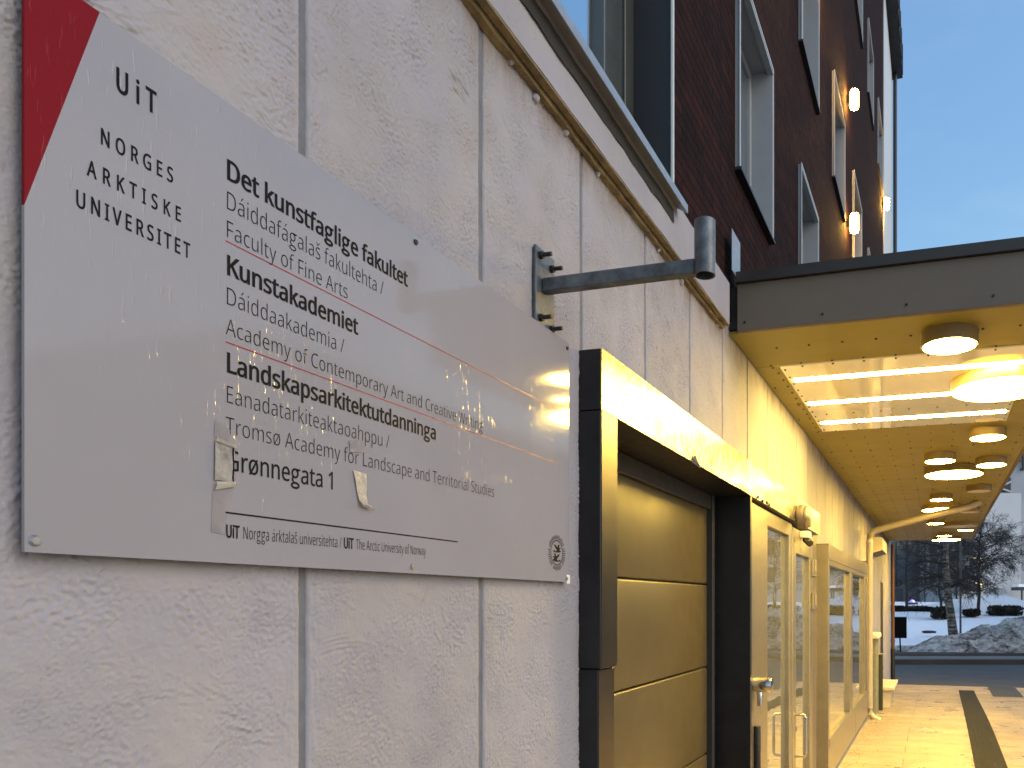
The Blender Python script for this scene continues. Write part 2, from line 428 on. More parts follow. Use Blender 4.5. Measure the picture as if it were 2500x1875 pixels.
# snow field beyond the road, and the dirty ploughed bank in front of it
def bankh(r):
    pts = ((-40, .5), (4, .10), (6, .10), (6.8, .20), (8.3, .55), (10.3, 1.12), (13, 1.5), (20, 1.3), (90, 1.3))
    for (a, ha), (c, hc) in zip(pts, pts[1:]):
        if r <= c: return ha + (hc - ha) * (r - a) / (c - a)
    return 1.3
def fieldz(r, D):
    z = .02 + max(0, D - 26) * .065
    z = min(z, 1.55 + .02 * max(0, D - 50))
    # heap near the white building
    dx, dD = (r - 17.3) / 2.2, (D - 48) / 2.5
    z += .85 * math.exp(-(dx * dx + dD * dD)) + .35 * math.exp(-(((r - 14.6) / 1.0) ** 2 + dD * dD))
    return z + .05 * mnoise.noise(Vector((r * .5, D * .4, 0)))
b = MB()
rs = [-40 + i * 2.2 for i in range(15)] + [-7 + i * .5 for i in range(70)] + [28 + i * 2.5 for i in range(22)]
Ds = [25.8 + i * .6 for i in range(50)] + [56 + i * 5 for i in range(14)]
g = [[b.bm.verts.new(Pz(r, D, fieldz(r, D))) for r in rs] for D in Ds]
for i in range(len(Ds) - 1):
    for j in range(len(rs) - 1): b.bm.faces.new((g[i][j], g[i][j + 1], g[i + 1][j + 1], g[i + 1][j]))
struct('snow_field', b, M['snow'], True)
b = MB()
rs = [-20 + i * .5 for i in range(48)] + [4 + i * .09 for i in range(160)] + [18.4 + i * .4 for i in range(90)]
Ds = [24.35 + i * .09 for i in range(46)]
g = []
for D in Ds:
    row = []
    for r in rs:
        t = (D - 24.35) / (46 * .09)
        prof = (min(1, t / .42)) ** .75 * (1 - .25 * smooth01(.6, 1, t))
        edge = 24.35 + .25 * mnoise.noise(Vector((r * .8, 3, 0)))
        n1 = mnoise.fractal(Vector((r * 1.1, D * 1.1, 1.3)), .9, 2.1, 5)
        n2 = abs(mnoise.noise(Vector((r * 3.1, D * 3.1, 7))))
        h = bankh(r)
        z = .05 + h * prof + (.24 * n1 + .20 * n2) * min(1, .3 + h) * min(1, t * 6)
        if t > .8: z = z * (1 - smooth01(.8, 1, t)) + (fieldz(r, D) - .03) * smooth01(.8, 1, t)
        row.append(b.bm.verts.new(Pz(r, D + .15 * mnoise.noise(Vector((r * 1.7, D, 9))), z)))
    g.append(row)
for i in range(len(Ds) - 1):
    for j in range(len(rs) - 1): b.bm.faces.new((g[i][j], g[i][j + 1], g[i + 1][j + 1], g[i + 1][j]))
o = b.build('snow_bank', M['dirtysnow'], None, True); o['kind'] = 'structure'

# ------------------------------------------------------------------ plaster wall with its panels
JOINT0, PW = 1.012, .507
wall = thing('plaster_wall', 'long pale rough plastered wall of upright panels with narrow grey joints', 'wall', (0, 0, 0))
WTOP = 3.20
joints = [JOINT0 + PW * k for k in range(-6, 34)]
OPEN = [(2.06, 6.30, -1, 2.44), (6.56, 10.36, -1, 2.22), (11.95, 12.6, -1, 2.12), (14.4, 15.1, -1, 2.19)]
GAP = .0078
# relief of the hand-trowelled plaster on the near panels: a height field in metres
NY0, NY1, NZ0, NZ1, RES = .48, 4.10, .88, 3.22, .0025
def relief():
    ny, nz = int((NY1 - NY0) / RES) + 1, int((NZ1 - NZ0) / RES) + 1
    rg = np.random.default_rng(5)
    fy = np.fft.fftfreq(ny, RES)[:, None]; fz = np.fft.rfftfreq(nz, RES)[None, :]
    def band(wl, width=.7, sy=1.0, sz=1.0):
        f = np.sqrt((fy * sy) ** 2 + (fz * sz) ** 2) + 1e-9
        W = np.exp(-((np.log(f * wl)) / width) ** 2)
        h = np.fft.irfft2(np.fft.rfft2(rg.standard_normal((ny, nz))) * W, s=(ny, nz))
        return h / h.std()
    Y = NY0 + np.arange(ny) * RES; Z = NZ0 + np.arange(nz) * RES
    H = .0007 * band(.25) + .00026 * band(.05) + .00042 * band(.014) * np.clip(1 + .7 * band(.3), .2, 3) + .00042 * band(.0062) * np.clip(1 + .8 * band(.2), .2, 3)
    ang = band(.5); rough = np.clip(.9 + .6 * band(.35), .15, 2.4)
    # trowel strokes: short curved combs of burrs and grooves
    for i in range(3800):
        cy_, cz_ = rg.uniform(NY0, NY1), rg.uniform(NZ0, NZ1)
        iy, iz = min(ny - 1, int((cy_ - NY0) / RES)), min(nz - 1, int((cz_ - NZ0) / RES))
        th = -.35 + 1.0 * ang[iy, iz] + rg.normal(0, .22)
        L = rg.uniform(.015, .075) * (1 if rg.random() < .8 else 1.9); kap = rg.normal(0, 4.0); m = rg.integers(1, 7)
        rad = L * .6 + .03
        a0, a1 = max(0, iy - int(rad / RES)), min(ny, iy + int(rad / RES)); b0, b1 = max(0, iz - int(rad / RES)), min(nz, iz + int(rad / RES))
        yy, zz = np.meshgrid(Y[a0:a1] - cy_, Z[b0:b1] - cz_, indexing='ij')
        u = yy * math.cos(th) + zz * math.sin(th); v = -yy * math.sin(th) + zz * math.cos(th) - kap * u * u
        amp = rough[iy, iz] * rg.uniform(.5, 1.0)
        for q in range(m):
            off = (q - m / 2) * rg.uniform(.006, .011); sg = rg.uniform(.0016, .0028); A = amp * rg.choice([-.4, .4, .6, .9, 1.2]) * .0011
            l2 = L * rg.uniform(.4, 1.0) / 2; uc = rg.normal(0, .012)
            t = np.clip(1 - np.abs((u - uc) / l2) ** 2.5, 0, 1)
            d = (v - off) / sg
            H[a0:a1, b0:b1] += A * t * (np.exp(-d * d) - .75 * np.exp(-(d + 1.7) ** 2 / 1.6))
    for i in range(420):                      # pin holes and chips
        cy_, cz_ = rg.uniform(NY0, NY1), rg.uniform(NZ0, NZ1); r = rg.uniform(.0018, .0048) ; k = int(4 * r / RES) + 2
        iy, iz = int((cy_ - NY0) / RES), int((cz_ - NZ0) / RES)
        a0, a1, b0, b1 = max(0, iy - k), min(ny, iy + k), max(0, iz - k), min(nz, iz + k)
        yy, zz = np.meshgrid(Y[a0:a1] - cy_, Z[b0:b1] - cz_, indexing='ij')
        H[a0:a1, b0:b1] -= r * .75 * np.exp(-((yy / r) ** 2 + (zz / (r * rg.uniform(.7, 2.2))) ** 2))
    # upright brushing beside the joints
    dj = np.abs(((Y - JOINT0 + PW / 2) % PW) - PW / 2)
    H += (np.exp(-(dj / .035) ** 2)[:, None]) * (.00075 * band(.012, .6, 1.0, 6.0) + .0004 * band(.02))
    return np.maximum(H, -.0030)
HGT = relief()
def relief_panel(y0, y1, z0, z1, st):
    d = RES * st
    iy = np.arange(int(round((y0 - NY0) / RES)), int(round((y1 - NY0) / RES)) + 1, st)
    iz = np.arange(int(round((max(z0, NZ0) - NZ0) / RES)), min(HGT.shape[1] - 1, int(round((z1 - NZ0) / RES))) + 1, st)
    h = HGT[np.ix_(iy, iz)]
    Y = NY0 + iy * RES; Z = NZ0 + iz * RES
    e = np.minimum(Y - Y[0], Y[-1] - Y) + .0012 * np.sin(Y * 0)
    X = h * np.clip(e / .012, .25, 1)[:, None] - (.0042 * np.clip(1 - e / .005, 0, 1) ** 2)[:, None]
    ny, nz = X.shape
    co = np.empty((ny + 2, nz, 3), np.float32)
    co[1:-1, :, 0] = X; co[1:-1, :, 1] = Y[:, None]; co[:, :, 2] = Z[None, :]
    co[0, :, 0] = co[-1, :, 0] = -.05; co[0, :, 1] = Y[0]; co[-1, :, 1] = Y[-1]
    wob = .0012 * np.array([mnoise.noise(Vector((float(z) * 14, y0, 0))) + .7 * mnoise.noise(Vector((float(z) * 60, y0, 4))) for z in Z])
    co[:2, :, 1] += wob; co[-2:, :, 1] += np.roll(wob, 37)
    ny += 2
    idx = np.arange(ny * nz).reshape(ny, nz)
    q = np.stack([idx[:-1, :-1], idx[1:, :-1], idx[1:, 1:], idx[:-1, 1:]], -1).reshape(-1, 4)
    me = bpy.data.meshes.new('panel')
    me.vertices.add(ny * nz); me.vertices.foreach_set('co', co.reshape(-1))
    me.loops.add(q.size); me.loops.foreach_set('vertex_index', q.reshape(-1).astype(np.int32))
    me.polygons.add(len(q)); me.polygons.foreach_set('loop_start', np.arange(0, q.size, 4, dtype=np.int32))
    me.polygons.foreach_set('use_smooth', np.ones(len(q), bool))
    me.update(calc_edges=True); me.validate()
    o = bpy.data.objects.new('panel', me); COL.objects.link(o); me.materials.append(M['plaster'])
    o.parent = wall
    return o
for k in range(len(joints) - 1):
    y0, y1 = joints[k] + GAP, min(joints[k + 1] - GAP, END)
    if y0 >= END: break
    if .5 < y0 < 3.9:
        relief_panel(y0, y1, 2.44 if y0 > 2.02 else NZ0, WTOP, 1 if y0 < 2.6 else 2)
        continue
    spans = [(y0, y1, -.1, WTOP)]
    for (a, c, z0, z1) in OPEN:
        out = []
        for (u0, u1, v0, v1) in spans:
            if a >= u1 or c <= u0 or z1 <= v0: out.append((u0, u1, v0, v1)); continue
            if u0 < a: out.append((u0, a, v0, v1))
            if c < u1: out.append((c, u1, v0, v1))
            m0, m1 = max(u0, a), min(u1, c)
            if z1 < v1: out.append((m0, m1, z1, v1))
        spans = out
    b = MB()
    for (u0, u1, v0, v1) in spans: b.box(-.10, 0, u0, u1, v0, v1)
    b.build('panel', M['plaster'], wall)
b = MB(); b.box(-.10, -.002, .51, 2.0, -.1, NZ0 - .001); b.build('wall_base', M['plaster_smooth'], wall)
b = MB()
prev = -3.0
for (a, c, z0, z1) in OPEN:
    b.box(-.16, -.0045, prev, a + .004, -.1, WTOP); b.box(-.16, -.0045, a + .004, c - .004, z1 + .004, WTOP); prev = c - .004
b.box(-.16, -.0045, prev, END - .003, -.1, WTOP)
b.build('joint_sealant', M['sealant'], wall)
b = MB(); b.box(-6, -.17, END - .25, END - .002, -.1, SOF + .2); b.build('end_wall', M['plaster_smooth'], wall)
for (px, py) in ((1247, 145), (1308, 239), (1381, 320), (1459, 421), (1554, 533), (1607, 608), (1664, 688), (1706, 728), (1752, 789)):
    y, z = wp(px, py, .004)
    b = MB(); b.sphere((.002, y, z), .012, .010 + .004 * rnd.random(), .013 + .005 * rnd.random(), 2)
    for vv in b.bm.verts: vv.co += Vector((0, 1, 1)) * .004 * mnoise.noise(vv.co * 90)
    b.build('plaster_plug', M['plaster_smooth'], wall, True)

# projecting band on top of the wall, foam joint under it
FZ0, FZ1, FEND = 3.125, 3.322, 3.512
band = thing('cornice_band', 'smooth pale projecting band along the top of the plastered wall', 'cornice', (.02, 1.5, FZ0))
def wavy_bar(x0, x1, z0, z1, y0, y1, n, amp, seed):
    b = MB(); rings = []
    for i in range(n + 1):
        y = y0 + (y1 - y0) * i / n
        d = lambda k: amp * mnoise.fractal(Vector((y * 6, seed, k * 3.3)), .8, 2, 4)
        rings.append([b.bm.verts.new(p) for p in ((x0, y, z0 + d(1)), (x1 + d(2) * .4, y, z0 + d(3) * .7), (x1 + d(4) * .4, y, z1), (x0, y, z1))])
    for A, B in zip(rings, rings[1:]):
        for k in range(4): b.bm.faces.new((A[k], A[(k + 1) % 4], B[(k + 1) % 4], B[k]))
    b.bm.faces.new(rings[0][::-1]); b.bm.faces.new(rings[-1])
    return b
wavy_bar(.022, .046, FZ0, FZ1, -2.5, FEND, 340, .0035, 1).build('fascia_board', M['plaster_smooth'], band)
b = MB(); b.box(-.05, .0215, -2.5, FEND - .004, FZ0 + .012, FZ1 - .03); b.build('backing', M['gap_and_shadow_dark'], band)
fo = wavy_bar(.001, .0185, FZ0 - .020, FZ0 + .011, -2.5, FEND - .003, 420, .007, 5); fo.build('foam_joint', M['foam'], band)
b = MB()
lipb = wavy_bar(.0235, .0445, FZ0 - .0065, FZ0 - .0005, -2.5, FEND - .002, 340, .002, 9); lipb.build('foam_lip', M['foam'], band)
b.bm.free()

# ------------------------------------------------------------------ brick storeys above
BX = .012                       # face of the brickwork
brickb = thing('brick_building', 'dark red-brown brick upper storeys with white framed windows above the plastered base', 'building', (-.5, 6, WTOP))
WIN = [   # y0, y1, z0, z1
    (3.745, 4.565, 4.015, 5.06), (5.60, 6.46, 5.99, 7.10), (5.585, 6.43, 4.02, 5.055), (7.49, 8.39, 6.00, 7.04),
    (7.49, 8.39, 4.02, 5.055), (9.36, 10.36, 6.00, 7.08), (9.56, 10.48, 9.38, 10.5), (11.46, 12.38, 9.40, 10.5),
    (13.46, 14.55, 9.45, 10.6), (11.46, 12.38, 6.0, 7.08), (13.46, 14.55, 6.0, 7.08)]
BIG = (.9, 2.739, 3.30, 5.6)
holes = WIN + [BIG]
ysx = sorted(set([-2.5, END - .3] + [h[0] for h in holes] + [h[1] for h in holes]))
zsx = sorted(set([3.2, 13.95] + [h[2] for h in holes] + [h[3] for h in holes]))
b = MB()
for i in range(len(ysx) - 1):
    for j in range(len(zsx) - 1):
        ym, zm = (ysx[i] + ysx[i + 1]) / 2, (zsx[j] + zsx[j + 1]) / 2
        if any(h[0] < ym < h[1] and h[2] < zm < h[3] for h in holes): continue
        b.quad((BX, ysx[i], zsx[j]), (BX, ysx[i + 1], zsx[j]), (BX, ysx[i + 1], zsx[j + 1]), (BX, ysx[i], zsx[j + 1]))
bmesh.ops.remove_doubles(b.bm, verts=b.bm.verts, dist=1e-5)
b.build('brick_wall', M['brick'], brickb)
b = MB(); b.box(-6, -.35, -2.5, END - .31, 3.21, 13.9); b.build('core', M['bd'], brickb)
def casing(b, x0, x1, y0, y1, z0, z1, t):
    b.box(x0, x1, y0, y0 + t, z0, z1); b.box(x0, x1, y1 - t, y1, z0, z1)
    b.box(x0, x1, y0 + t, y1 - t, z1 - t, z1); b.box(x0, x1, y0 + t, y1 - t, z0, z0 + t)
for (y0, y1, z0, z1) in WIN:
    b = MB(); casing(b, -.115, .034, y0, y1, z0, z1, .014)
    b.box(.005, .040, y0 + .002, y1 - .002, z1 - .0335, z1 - .0145)      # drip bar under the head
    wn = b.build('window', M['jamb'], brickb)
    b = MB(); casing(b, -.135, -.095, y0 + .0145, y1 - .0145, z0 + .0145, z1 - .0145, .05); b.build('frame', M['jamb'], wn)
    b = MB(); b.box(-.124, -.112, y0 + .06, y1 - .06, z0 + .06, z1 - .06); b.build('pane', M['glass_grey'], wn)
    b = MB(); casing(b, .0345, .041, y0 - .006, y1 + .006, z0 - .001, z1 + .006, .012); b.build('edge_trim', M['white_trim'], wn)
    b = MB(); b.box(.0125, .048, y0 - .01, y1 + .015, z0 - .019, z0 - .0035); b.build('sill', M['black_sill'], wn)
y0, y1, z0, z1 = BIG
b = MB(); b.box(-.145, .028, y1 - .004, y1, z0, z1)
bw = b.build('window', M['dark_jamb'], brickb, label='wide window with charcoal jamb and bright sky reflection above the cornice')
b = MB(); b.box(-.145, .028, y0, y0 + .01, z0, z1); b.build('jamb', M['dark_jamb'], bw)
b = MB(); b.box(.0285, .036, y1 - .016, y1 + .003, z0 + .01, z1); b.build('edge_trim', M['white_trim'], bw)
b = MB()
ya = wt(1549, -.127); yb = wt(1524, -.13); yc = wt(1473, -.145)
b.box(-.16, -.127, yb + .004, y1 - .005, z0, z1, .003); b.box(-.16, -.139, yc, yb, z0, z1, .003)
b.box(-.16, -.139, wt(1361, -.14) - .06, wt(1361, -.14), z0, z1, .003); b.box(-.158, -.1395, y0 + .011, y0 + .06, z0, z1)
b.build('frame', M['dark_frame'], bw)
b = MB(); b.box(-.150, -.1415, y0 + .012, y1 - .02, z0, z1); b.build('pane', M['glass_sky'], bw)
wavy_bar(.047, .050, 3.222, 3.2715, -2.5, 2.70, 200, .010, 21).build('sill_shadow_strip', M['gap_and_shadow_dark'], bw)  # wavy near-black strip: sill shadow painted on the fascia as a solid part
sill = MB(); sill.prism([(.012, 3.318), (.088, 3.272), (.091, 3.272), (.091, 3.302), (.088, 3.305), (.012, 3.345)], 'y', -2.5, 2.742)
sill.build('sill', M['flash'], bw)
# pale pilaster strip, roof eave
b = MB(); b.box(.0125, .03, 15.0, END - .02, 3.4, 13.9); b.build('pilaster', M['white_trim'], brickb)
b = MB(); b.box(-.3, .012, END - .3, END - .01, 3.2, 13.9); b.build('corner_pier', M['bw'], brickb)
b = MB()
b.box(-3, .26, -2.5, END + .1, 13.92, 14.6)
for i in range(40): b.box(.261, .275, END - i * .5 - .2, END - i * .5 - .05, 13.9, 14.5)
b.build('roof_eave', M['roofdark'], brickb)
b = MB(); b.cyl((.10, END - .12, 3.42), (.10, END - .12, 13.91), .045, seg=12); b.build('downpipe', M['black_sill'], brickb, True)

# wall lamps on the brickwork
wl = []
spec = [((2086, 243), 'oval lit wall lamp on the brickwork, upper of the two one above the other'),
        ((2086, 545), 'oval lit wall lamp on the brickwork just above the canopy roof'),
        ((2165, 498), 'small lit wall lamp beside the white strip at the far corner of the brick building'),
        ((2020, -70), 'wall lamp high on the brickwork nearest the big window, mostly seen by its glow')]
for i, ((px, py), lab) in enumerate(spec):
    y, z = wp(px, py, .1)
    if i == 0:
        t = thing('wall_lamp', lab, 'wall lamp', (0, 0, 0), 'lamps on the brick wall')
        b = MB(); b.cyl((.06, 0, -.105), (.06, 0, .105), .048, seg=20, bev=.018); b.build('lamp_shade', M['wall_lamp_on'], t, True)
        b = MB(); b.box(-.027, .015, -.03, .03, -.05, .05, .004); b.build('bracket', M['black_sill'], t)
        wl0 = t
    else:
        t = copy_tree(wl0); t['label'] = lab
    t.location = (.04, y, z)

# ------------------------------------------------------------------ canopy
CY0, CY1, CX1 = 3.636, 17.15, 1.76
can = thing('canopy', 'flat taupe entrance canopy with beige boarded underside along the plastered wall', 'canopy', (.5, CY0, SOF))
b = MB(); b.box(.05, CX1, CY0, CY0 + .03, SOF - .004, SOF + .232, .003); b.build('front_fascia', M['fascia'], can)
b = MB(); b.box(CX1 - .03, CX1 + .002, CY0 + .0305, CY1, SOF - .006, SOF + .232); b.build('side_fascia', M['fascia'], can)
b = MB(); b.prism([(CY0 - .022, SOF + .2325), (CY0 - .022, SOF + .285), (CY0 + .35, SOF + .30), (CY0 + .35, SOF + .2325)], 'x', .048, CX1 + .03)
b.box(CX1 - .10, CX1 + .03, CY0 + .351, CY1 + .02, SOF + .2325, SOF + .285)
b.build('cap_flashing', M['cap'], can)
b = MB(); b.box(.0, CX1 - .031, CY0 + .031, CY1, SOF + .02, SOF + .23); b.build('roof_deck', M['cap'], can)
b = MB(); b.prism([(.0485, 3.40), (.0485, 3.60), (.0505, 3.60), (.0505, 3.40)], 'y', 3.54, 3.70); b.build('edge_plate', M['flash'], can)
PY0, PY1, PX0, PX1 = 4.245, 5.945, .143, 1.50
seams = [CY0 + .031, 4.235, 5.09, 5.955]
while seams[-1] < CY1 - .3: seams.append(min(seams[-1] + .84, CY1))
for k in range(len(seams) - 1):
    a, c = seams[k] + .0025, seams[k + 1] - .0025
    b = MB()
    if k in (1, 2):
        aa, cc = (a, seams[k + 1]) if k == 1 else (seams[k], c)
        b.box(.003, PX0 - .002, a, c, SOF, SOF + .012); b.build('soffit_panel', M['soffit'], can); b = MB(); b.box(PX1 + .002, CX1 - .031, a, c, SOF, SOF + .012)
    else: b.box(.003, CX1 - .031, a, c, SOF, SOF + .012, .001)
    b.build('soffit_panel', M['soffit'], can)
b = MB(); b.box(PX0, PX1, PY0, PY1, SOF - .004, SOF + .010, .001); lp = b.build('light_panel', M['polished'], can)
for k, (y, x0, x1) in enumerate(((4.523, .175, 1.475), (5.083, .168, 1.475), (5.655, .172, 1.475))):
    b = MB(); b.box(x0, x1, y - .020, y + .020, SOF - .010, SOF - .0045, .0025); b.build('light_strip', M['tube_on'], lp)
rows = []
def srow(y, x0=.10, x1=1.70, step=.172, off=0):
    x = x0 + off
    while x < x1: rows.append((x, y)); x += step
srow(3.93, .19)
for s in (4.235,): srow(s - .022); srow(s + .024)
for s in (5.07, 5.11): srow(s)
srow(4.66, .03, .14); srow(5.52, .03, .14); srow(5.4, .25, 1.4, .19)
for i in range(12): rows.append((PX0 + .02, PY0 + .06 + i * .143)); rows.append((PX0 - .03, PY0 + .12 + i * .143)); rows.append((PX1 - .02, PY0 + .06 + i * .143))
srow(5.935, .25); srow(5.975, .10)
for s in seams[3:-1]:
    if s > 6: srow(s - .02); srow(s + .02)
    srow(s + .28); srow(s + .56)
rows = [r for r in rows if r[1] < CY1 - .1]
rows.sort(key=lambda r: r[1])
far = MB()
for i, (x, y) in enumerate(rows):
    z = SOF if not (PX0 < x < PX1 and PY0 < y < PY1) else SOF - .004
    if i < 92:
        b = MB(); b.cyl((x, y, z - .005), (x, y, z + .001), .0062, .0062, 8); b.build('screw', M['bolt'], can)
    else: far.cyl((x, y, z - .004), (x, y, z + .001), .006, .006, 6)
o = far.build('screw_rows', M['bolt'], can); o['kind'] = 'stuff'
for (px, py) in ((1818, 787), (2008, 767), (2213, 744), (2425, 722)):
    d = ray(px, py); s_ = CY0 / d[1]; x, z = 1 + d[0] * s_, EYE + d[2] * s_
    b = MB(); b.cyl((x, CY0 - .004, z), (x, CY0 + .002, z), .0065, .0065, 8); b.build('fascia_screw', M['bolt'], can)

# round ceiling lamps
GL = 'round lamps under the canopy'
LAMPS = [
 (2318, 846, 's', 1, 'small lit round lamp nearest the front edge of the canopy'),
 (2442, 952, 'b', 1, 'large lit round lamp covering the middle light strips at the right of the glossy panel'),
 (2411.7, 1070, 's', 1, 'small lit round lamp just behind the glossy panel with light strips'),
 (2295, 1127, 's', 1, 'small lit round lamp directly in front of the second large lit lamp'),
 (2420, 1136.4, 's', 1, 'small lit round lamp close to the outer canopy edge right of the second large lamp'),
 (2328, 1160, 'b', 1, 'large lit round lamp between two small lit ones in the middle of the canopy'),
 (2390, 1200, 's', 0, 'small unlit round lamp near the outer edge behind the second large lamp'),
 (2297.6, 1221, 's', 1, 'small lit round lamp just in front of the lamp crossed by the drainpipe'),
 (2302, 1246, 'b', 1, 'large lit round lamp partly hidden by the slanting drainpipe'),
 (2367, 1251, 's', 0, 'small unlit round lamp right below the upper end of the slanting drainpipe'),
 (2284.4, 1279, 's', 1, 'small lit round lamp left of the large unlit one behind the drainpipe'),
 (2343.5, 1286, 'b', 0, 'large unlit round lamp, dark disc behind the drainpipe'),
 (2357.5, 1295, 's', 1, 'small lit round lamp just behind the large unlit lamp'),
 (2305, 1309, 's', 1, 'small lit round lamp touching the farthest large lamp in view'),
 (2310.5, 1318.7, 'b', 1, 'large lit round lamp at the far end of the canopy'),
]
def make_lamp(r, h, on):
    t = thing('ceiling_lamp', 'lamp', 'ceiling lamp', (0, 0, 0), GL)
    b = MB()
    prof = [(r * .86, h), (r, h), (r, .004), (r - .004, 0), (r - .010, 0), (r - .010, .012)]
    ring = []
    SEG = 64
    for (rr, zz) in prof: ring.append([b.bm.verts.new((rr * math.cos(2 * math.pi * k / SEG), rr * math.sin(2 * math.pi * k / SEG), zz)) for k in range(SEG)])
    for A, B in zip(ring, ring[1:]):
        for k in range(SEG): b.bm.faces.new((A[k], A[(k + 1) % SEG], B[(k + 1) % SEG], B[k]))
    b.build('casing', M['lamp_case'], t, True)
    b = MB(); b.cyl((0, 0, .002), (0, 0, .012), r - .0105, r - .0105, 64); b.build('diffuser', M['lamp_on'] if on else M['lamp_off'], t)
    return t
LH = .068
protos = {}
for (px, py, sz, on, lab) in LAMPS:
    x, y = hp(px, py, SOF - LH)
    if (sz, on) not in protos: t = protos[(sz, on)] = make_lamp(.14 if sz == 's' else .288, LH, on)
    else: t = copy_tree(protos[(sz, on)])
    t.location = (x, y, SOF - LH); t['label'] = lab

# ------------------------------------------------------------------ loading door in its steel frame
FX = .07; HZ0, HZ1 = 2.348, 2.524
L0, L1, RI, RO = 2.008, 2.119, 3.838, 3.872
dock = thing('loading_door', 'grey sectional loading door set deep in a dark steel frame', 'door', (0, 2.9, .22))
gd = gz(3)
b = MB(); b.box(-.139, FX, L0, L1, 1.598, HZ0 - .002, .0025); b.box(-.139, FX - .009, L0 + .0005, L1 - .004, gd, 1.5955, .0025)
b.build('frame_jamb', M['steel_dark'], dock)
b = MB(); b.box(-.139, FX, RI, RO, gd, HZ0 - .002, .002); b.build('frame_jamb', M['steel_dark'], dock)
def plate(y0, y1, seed, n=40, m=10):
    b = MB(); g = []
    for i in range(n + 1):
        row = []
        for j in range(m + 1):
            y = y0 + (y1 - y0) * i / n; z = HZ0 + (HZ1 - HZ0) * j / m
            e = min(1, 8 * min(i / n, 1 - i / n)) * min(1, 4 * min(j / m, 1 - j / m) + .25)
            row.append(b.bm.verts.new((FX + .0026 + .0045 * e * mnoise.noise(Vector((y * 2.6, z * 5, seed))), y, z)))
        g.append(row)
    for i in range(n):
        for j in range(m): b.bm.faces.new((g[i][j], g[i + 1][j], g[i + 1][j + 1], g[i][j + 1]))
    return b
b = MB(); b.box(-.139, FX, L0, RO, HZ0, HZ1, .002); b.build('frame_header', M['steel_dark'], dock)
ym = wt(1735, FX)
plate(L0 + .001, ym - .003, 2).build('header_plate', M['steel_face'], dock, True)
plate(ym + .003, RO + .006, 4).build('header_plate', M['steel_face'], dock, True)
b = MB(); b.box(FX + .0003, FX + .003, L0 + .001, L1 - .001, 1.602, HZ0 - .004); b.build('jamb_plate', M['steel_jamb'], dock)
b = MB(); b.box(FX - .0086, FX - .006, L0 + .001, L1 - .005, gd, 1.592); b.build('jamb_plate', M['steel_jamb'], dock)
yf, zf = wp(1693, 1138, FX + .004)
b = MB()
for tri in (((0, -.03, .012), (0, .012, .05), (.03, .0, -.012)), ((0, .012, .05), (0, .05, .012), (.03, .0, -.012))):
    b.quad(*[(FX + .006 + p[0], yf + p[1], zf + p[2]) for p in tri])
bmesh.ops.solidify(b.bm, geom=b.bm.faces[:], thickness=.002)
b.build('bent_flap', M['steel_face'], dock)
DX = -.138
zs = [2.36, 1.883, 1.457, 1.011, .575, gd]
for k in range(5):
    b = MB(); b.box(DX - .04, DX, L1 - .06, RI - .09, zs[k + 1] + .003, zs[k] - .003, .009, 3); b.build('door_section', M['door_paint'], dock, True)
b = MB(); b.box(DX - .06, DX - .041, L1 - .06, RI, gd, 2.36); b.build('door_backing', M['stainless'], dock)
b = MB(); b.box(DX - .04, DX + .03, RI - .088, RI - .05, gd, 2.347, .003); b.box(DX - .04, DX + .005, RI - .0495, RI - .0005, gd, 2.347); b.build('guide_rail', M['rail'], dock)
b = MB(); b.box(DX + .004, DX + .02, L1 + .001, RI - .09, 2.27, 2.3465, .003); b.build('lintel_seal', M['rail'], dock)

# ------------------------------------------------------------------ glazed entrance door next to it
EX = .042; Y0 = RO + .004; YE = 6.275; EZ = 2.335
ent = thing('entrance_door', 'aluminium framed glazed entrance door with a narrow side light and bow handle', 'door', (0, 5.2, gd))
plate(RO + .009, 5.05, 6).build('header_plate', M['steel_face'], ent, True)
plate(5.056, YE, 8).build('header_plate', M['steel_face'], ent, True)
for (px, py) in ((1850.6, 1214), (1862, 1223), (1873, 1227), (1878, 1232)):
    y, z = wp(px, py, FX + .004); b = MB(); b.cyl((FX - .002, y, z), (FX + .009, y, z), .008, .008, 8); b.build('screw', M['bolt'], ent)
b = MB(); b.box(-.1, FX - .001, RO + .003, YE, HZ0 + .001, HZ1 - .001, .002); b.build('header_box', M['alu_dark'], ent)
ga, gb, gc, gd2, ge = wt(1874, EX), wt(1927, EX), wt(1942, EX), wt(1976, EX), YE
b = MB()
b.box(-.06, EX, Y0, ga, gd, EZ, .003)                   # wide stile beside the loading door
b.build('stile_panel', M['alu'], ent)
b = MB(); b.box(-.06, EX - .002, ga + .001, gb - .001, 2.247, EZ, .002); b.box(-.06, EX - .002, ga + .001, gb - .001, gd, gd + .12, .002)
b.box(-.06, EX, gb, gb + .10, gd, EZ, .003); b.build('side_light_frame', M['alu'], ent)
b = MB(); b.box(-.03, EX - .03, ga - .01, gb + .01, gd + .1, 2.26); b.build('glass_pane', M['glass_door'], ent)
dl0, dl1 = gb + .104, 6.06
b = MB(); b.box(-.05, EX + .004, dl0, gc, gd + .01, EZ - .02, .003); b.box(-.05, EX + .004, gd2, dl1, gd + .01, EZ - .02, .003)
b.box(-.05, EX + .003, gc, gd2, 2.14, EZ - .021, .003); b.box(-.05, EX + .003, gc, gd2, gd + .01, gd + .13, .003)
leaf = b.build('door_leaf', M['alu'], ent)
b = MB(); b.box(-.03, EX - .025, gc - .01, gd2 + .01, gd + .1, 2.15); b.build('glass_pane', M['glass_door'], leaf)
b = MB(); b.box(-.06, EX + .001, dl1 + .008, YE, gd, EZ, .003); b.build('door_frame', M['alu_dark'], ent)
hy = 5.245
b = MB()
HX = EX + .085
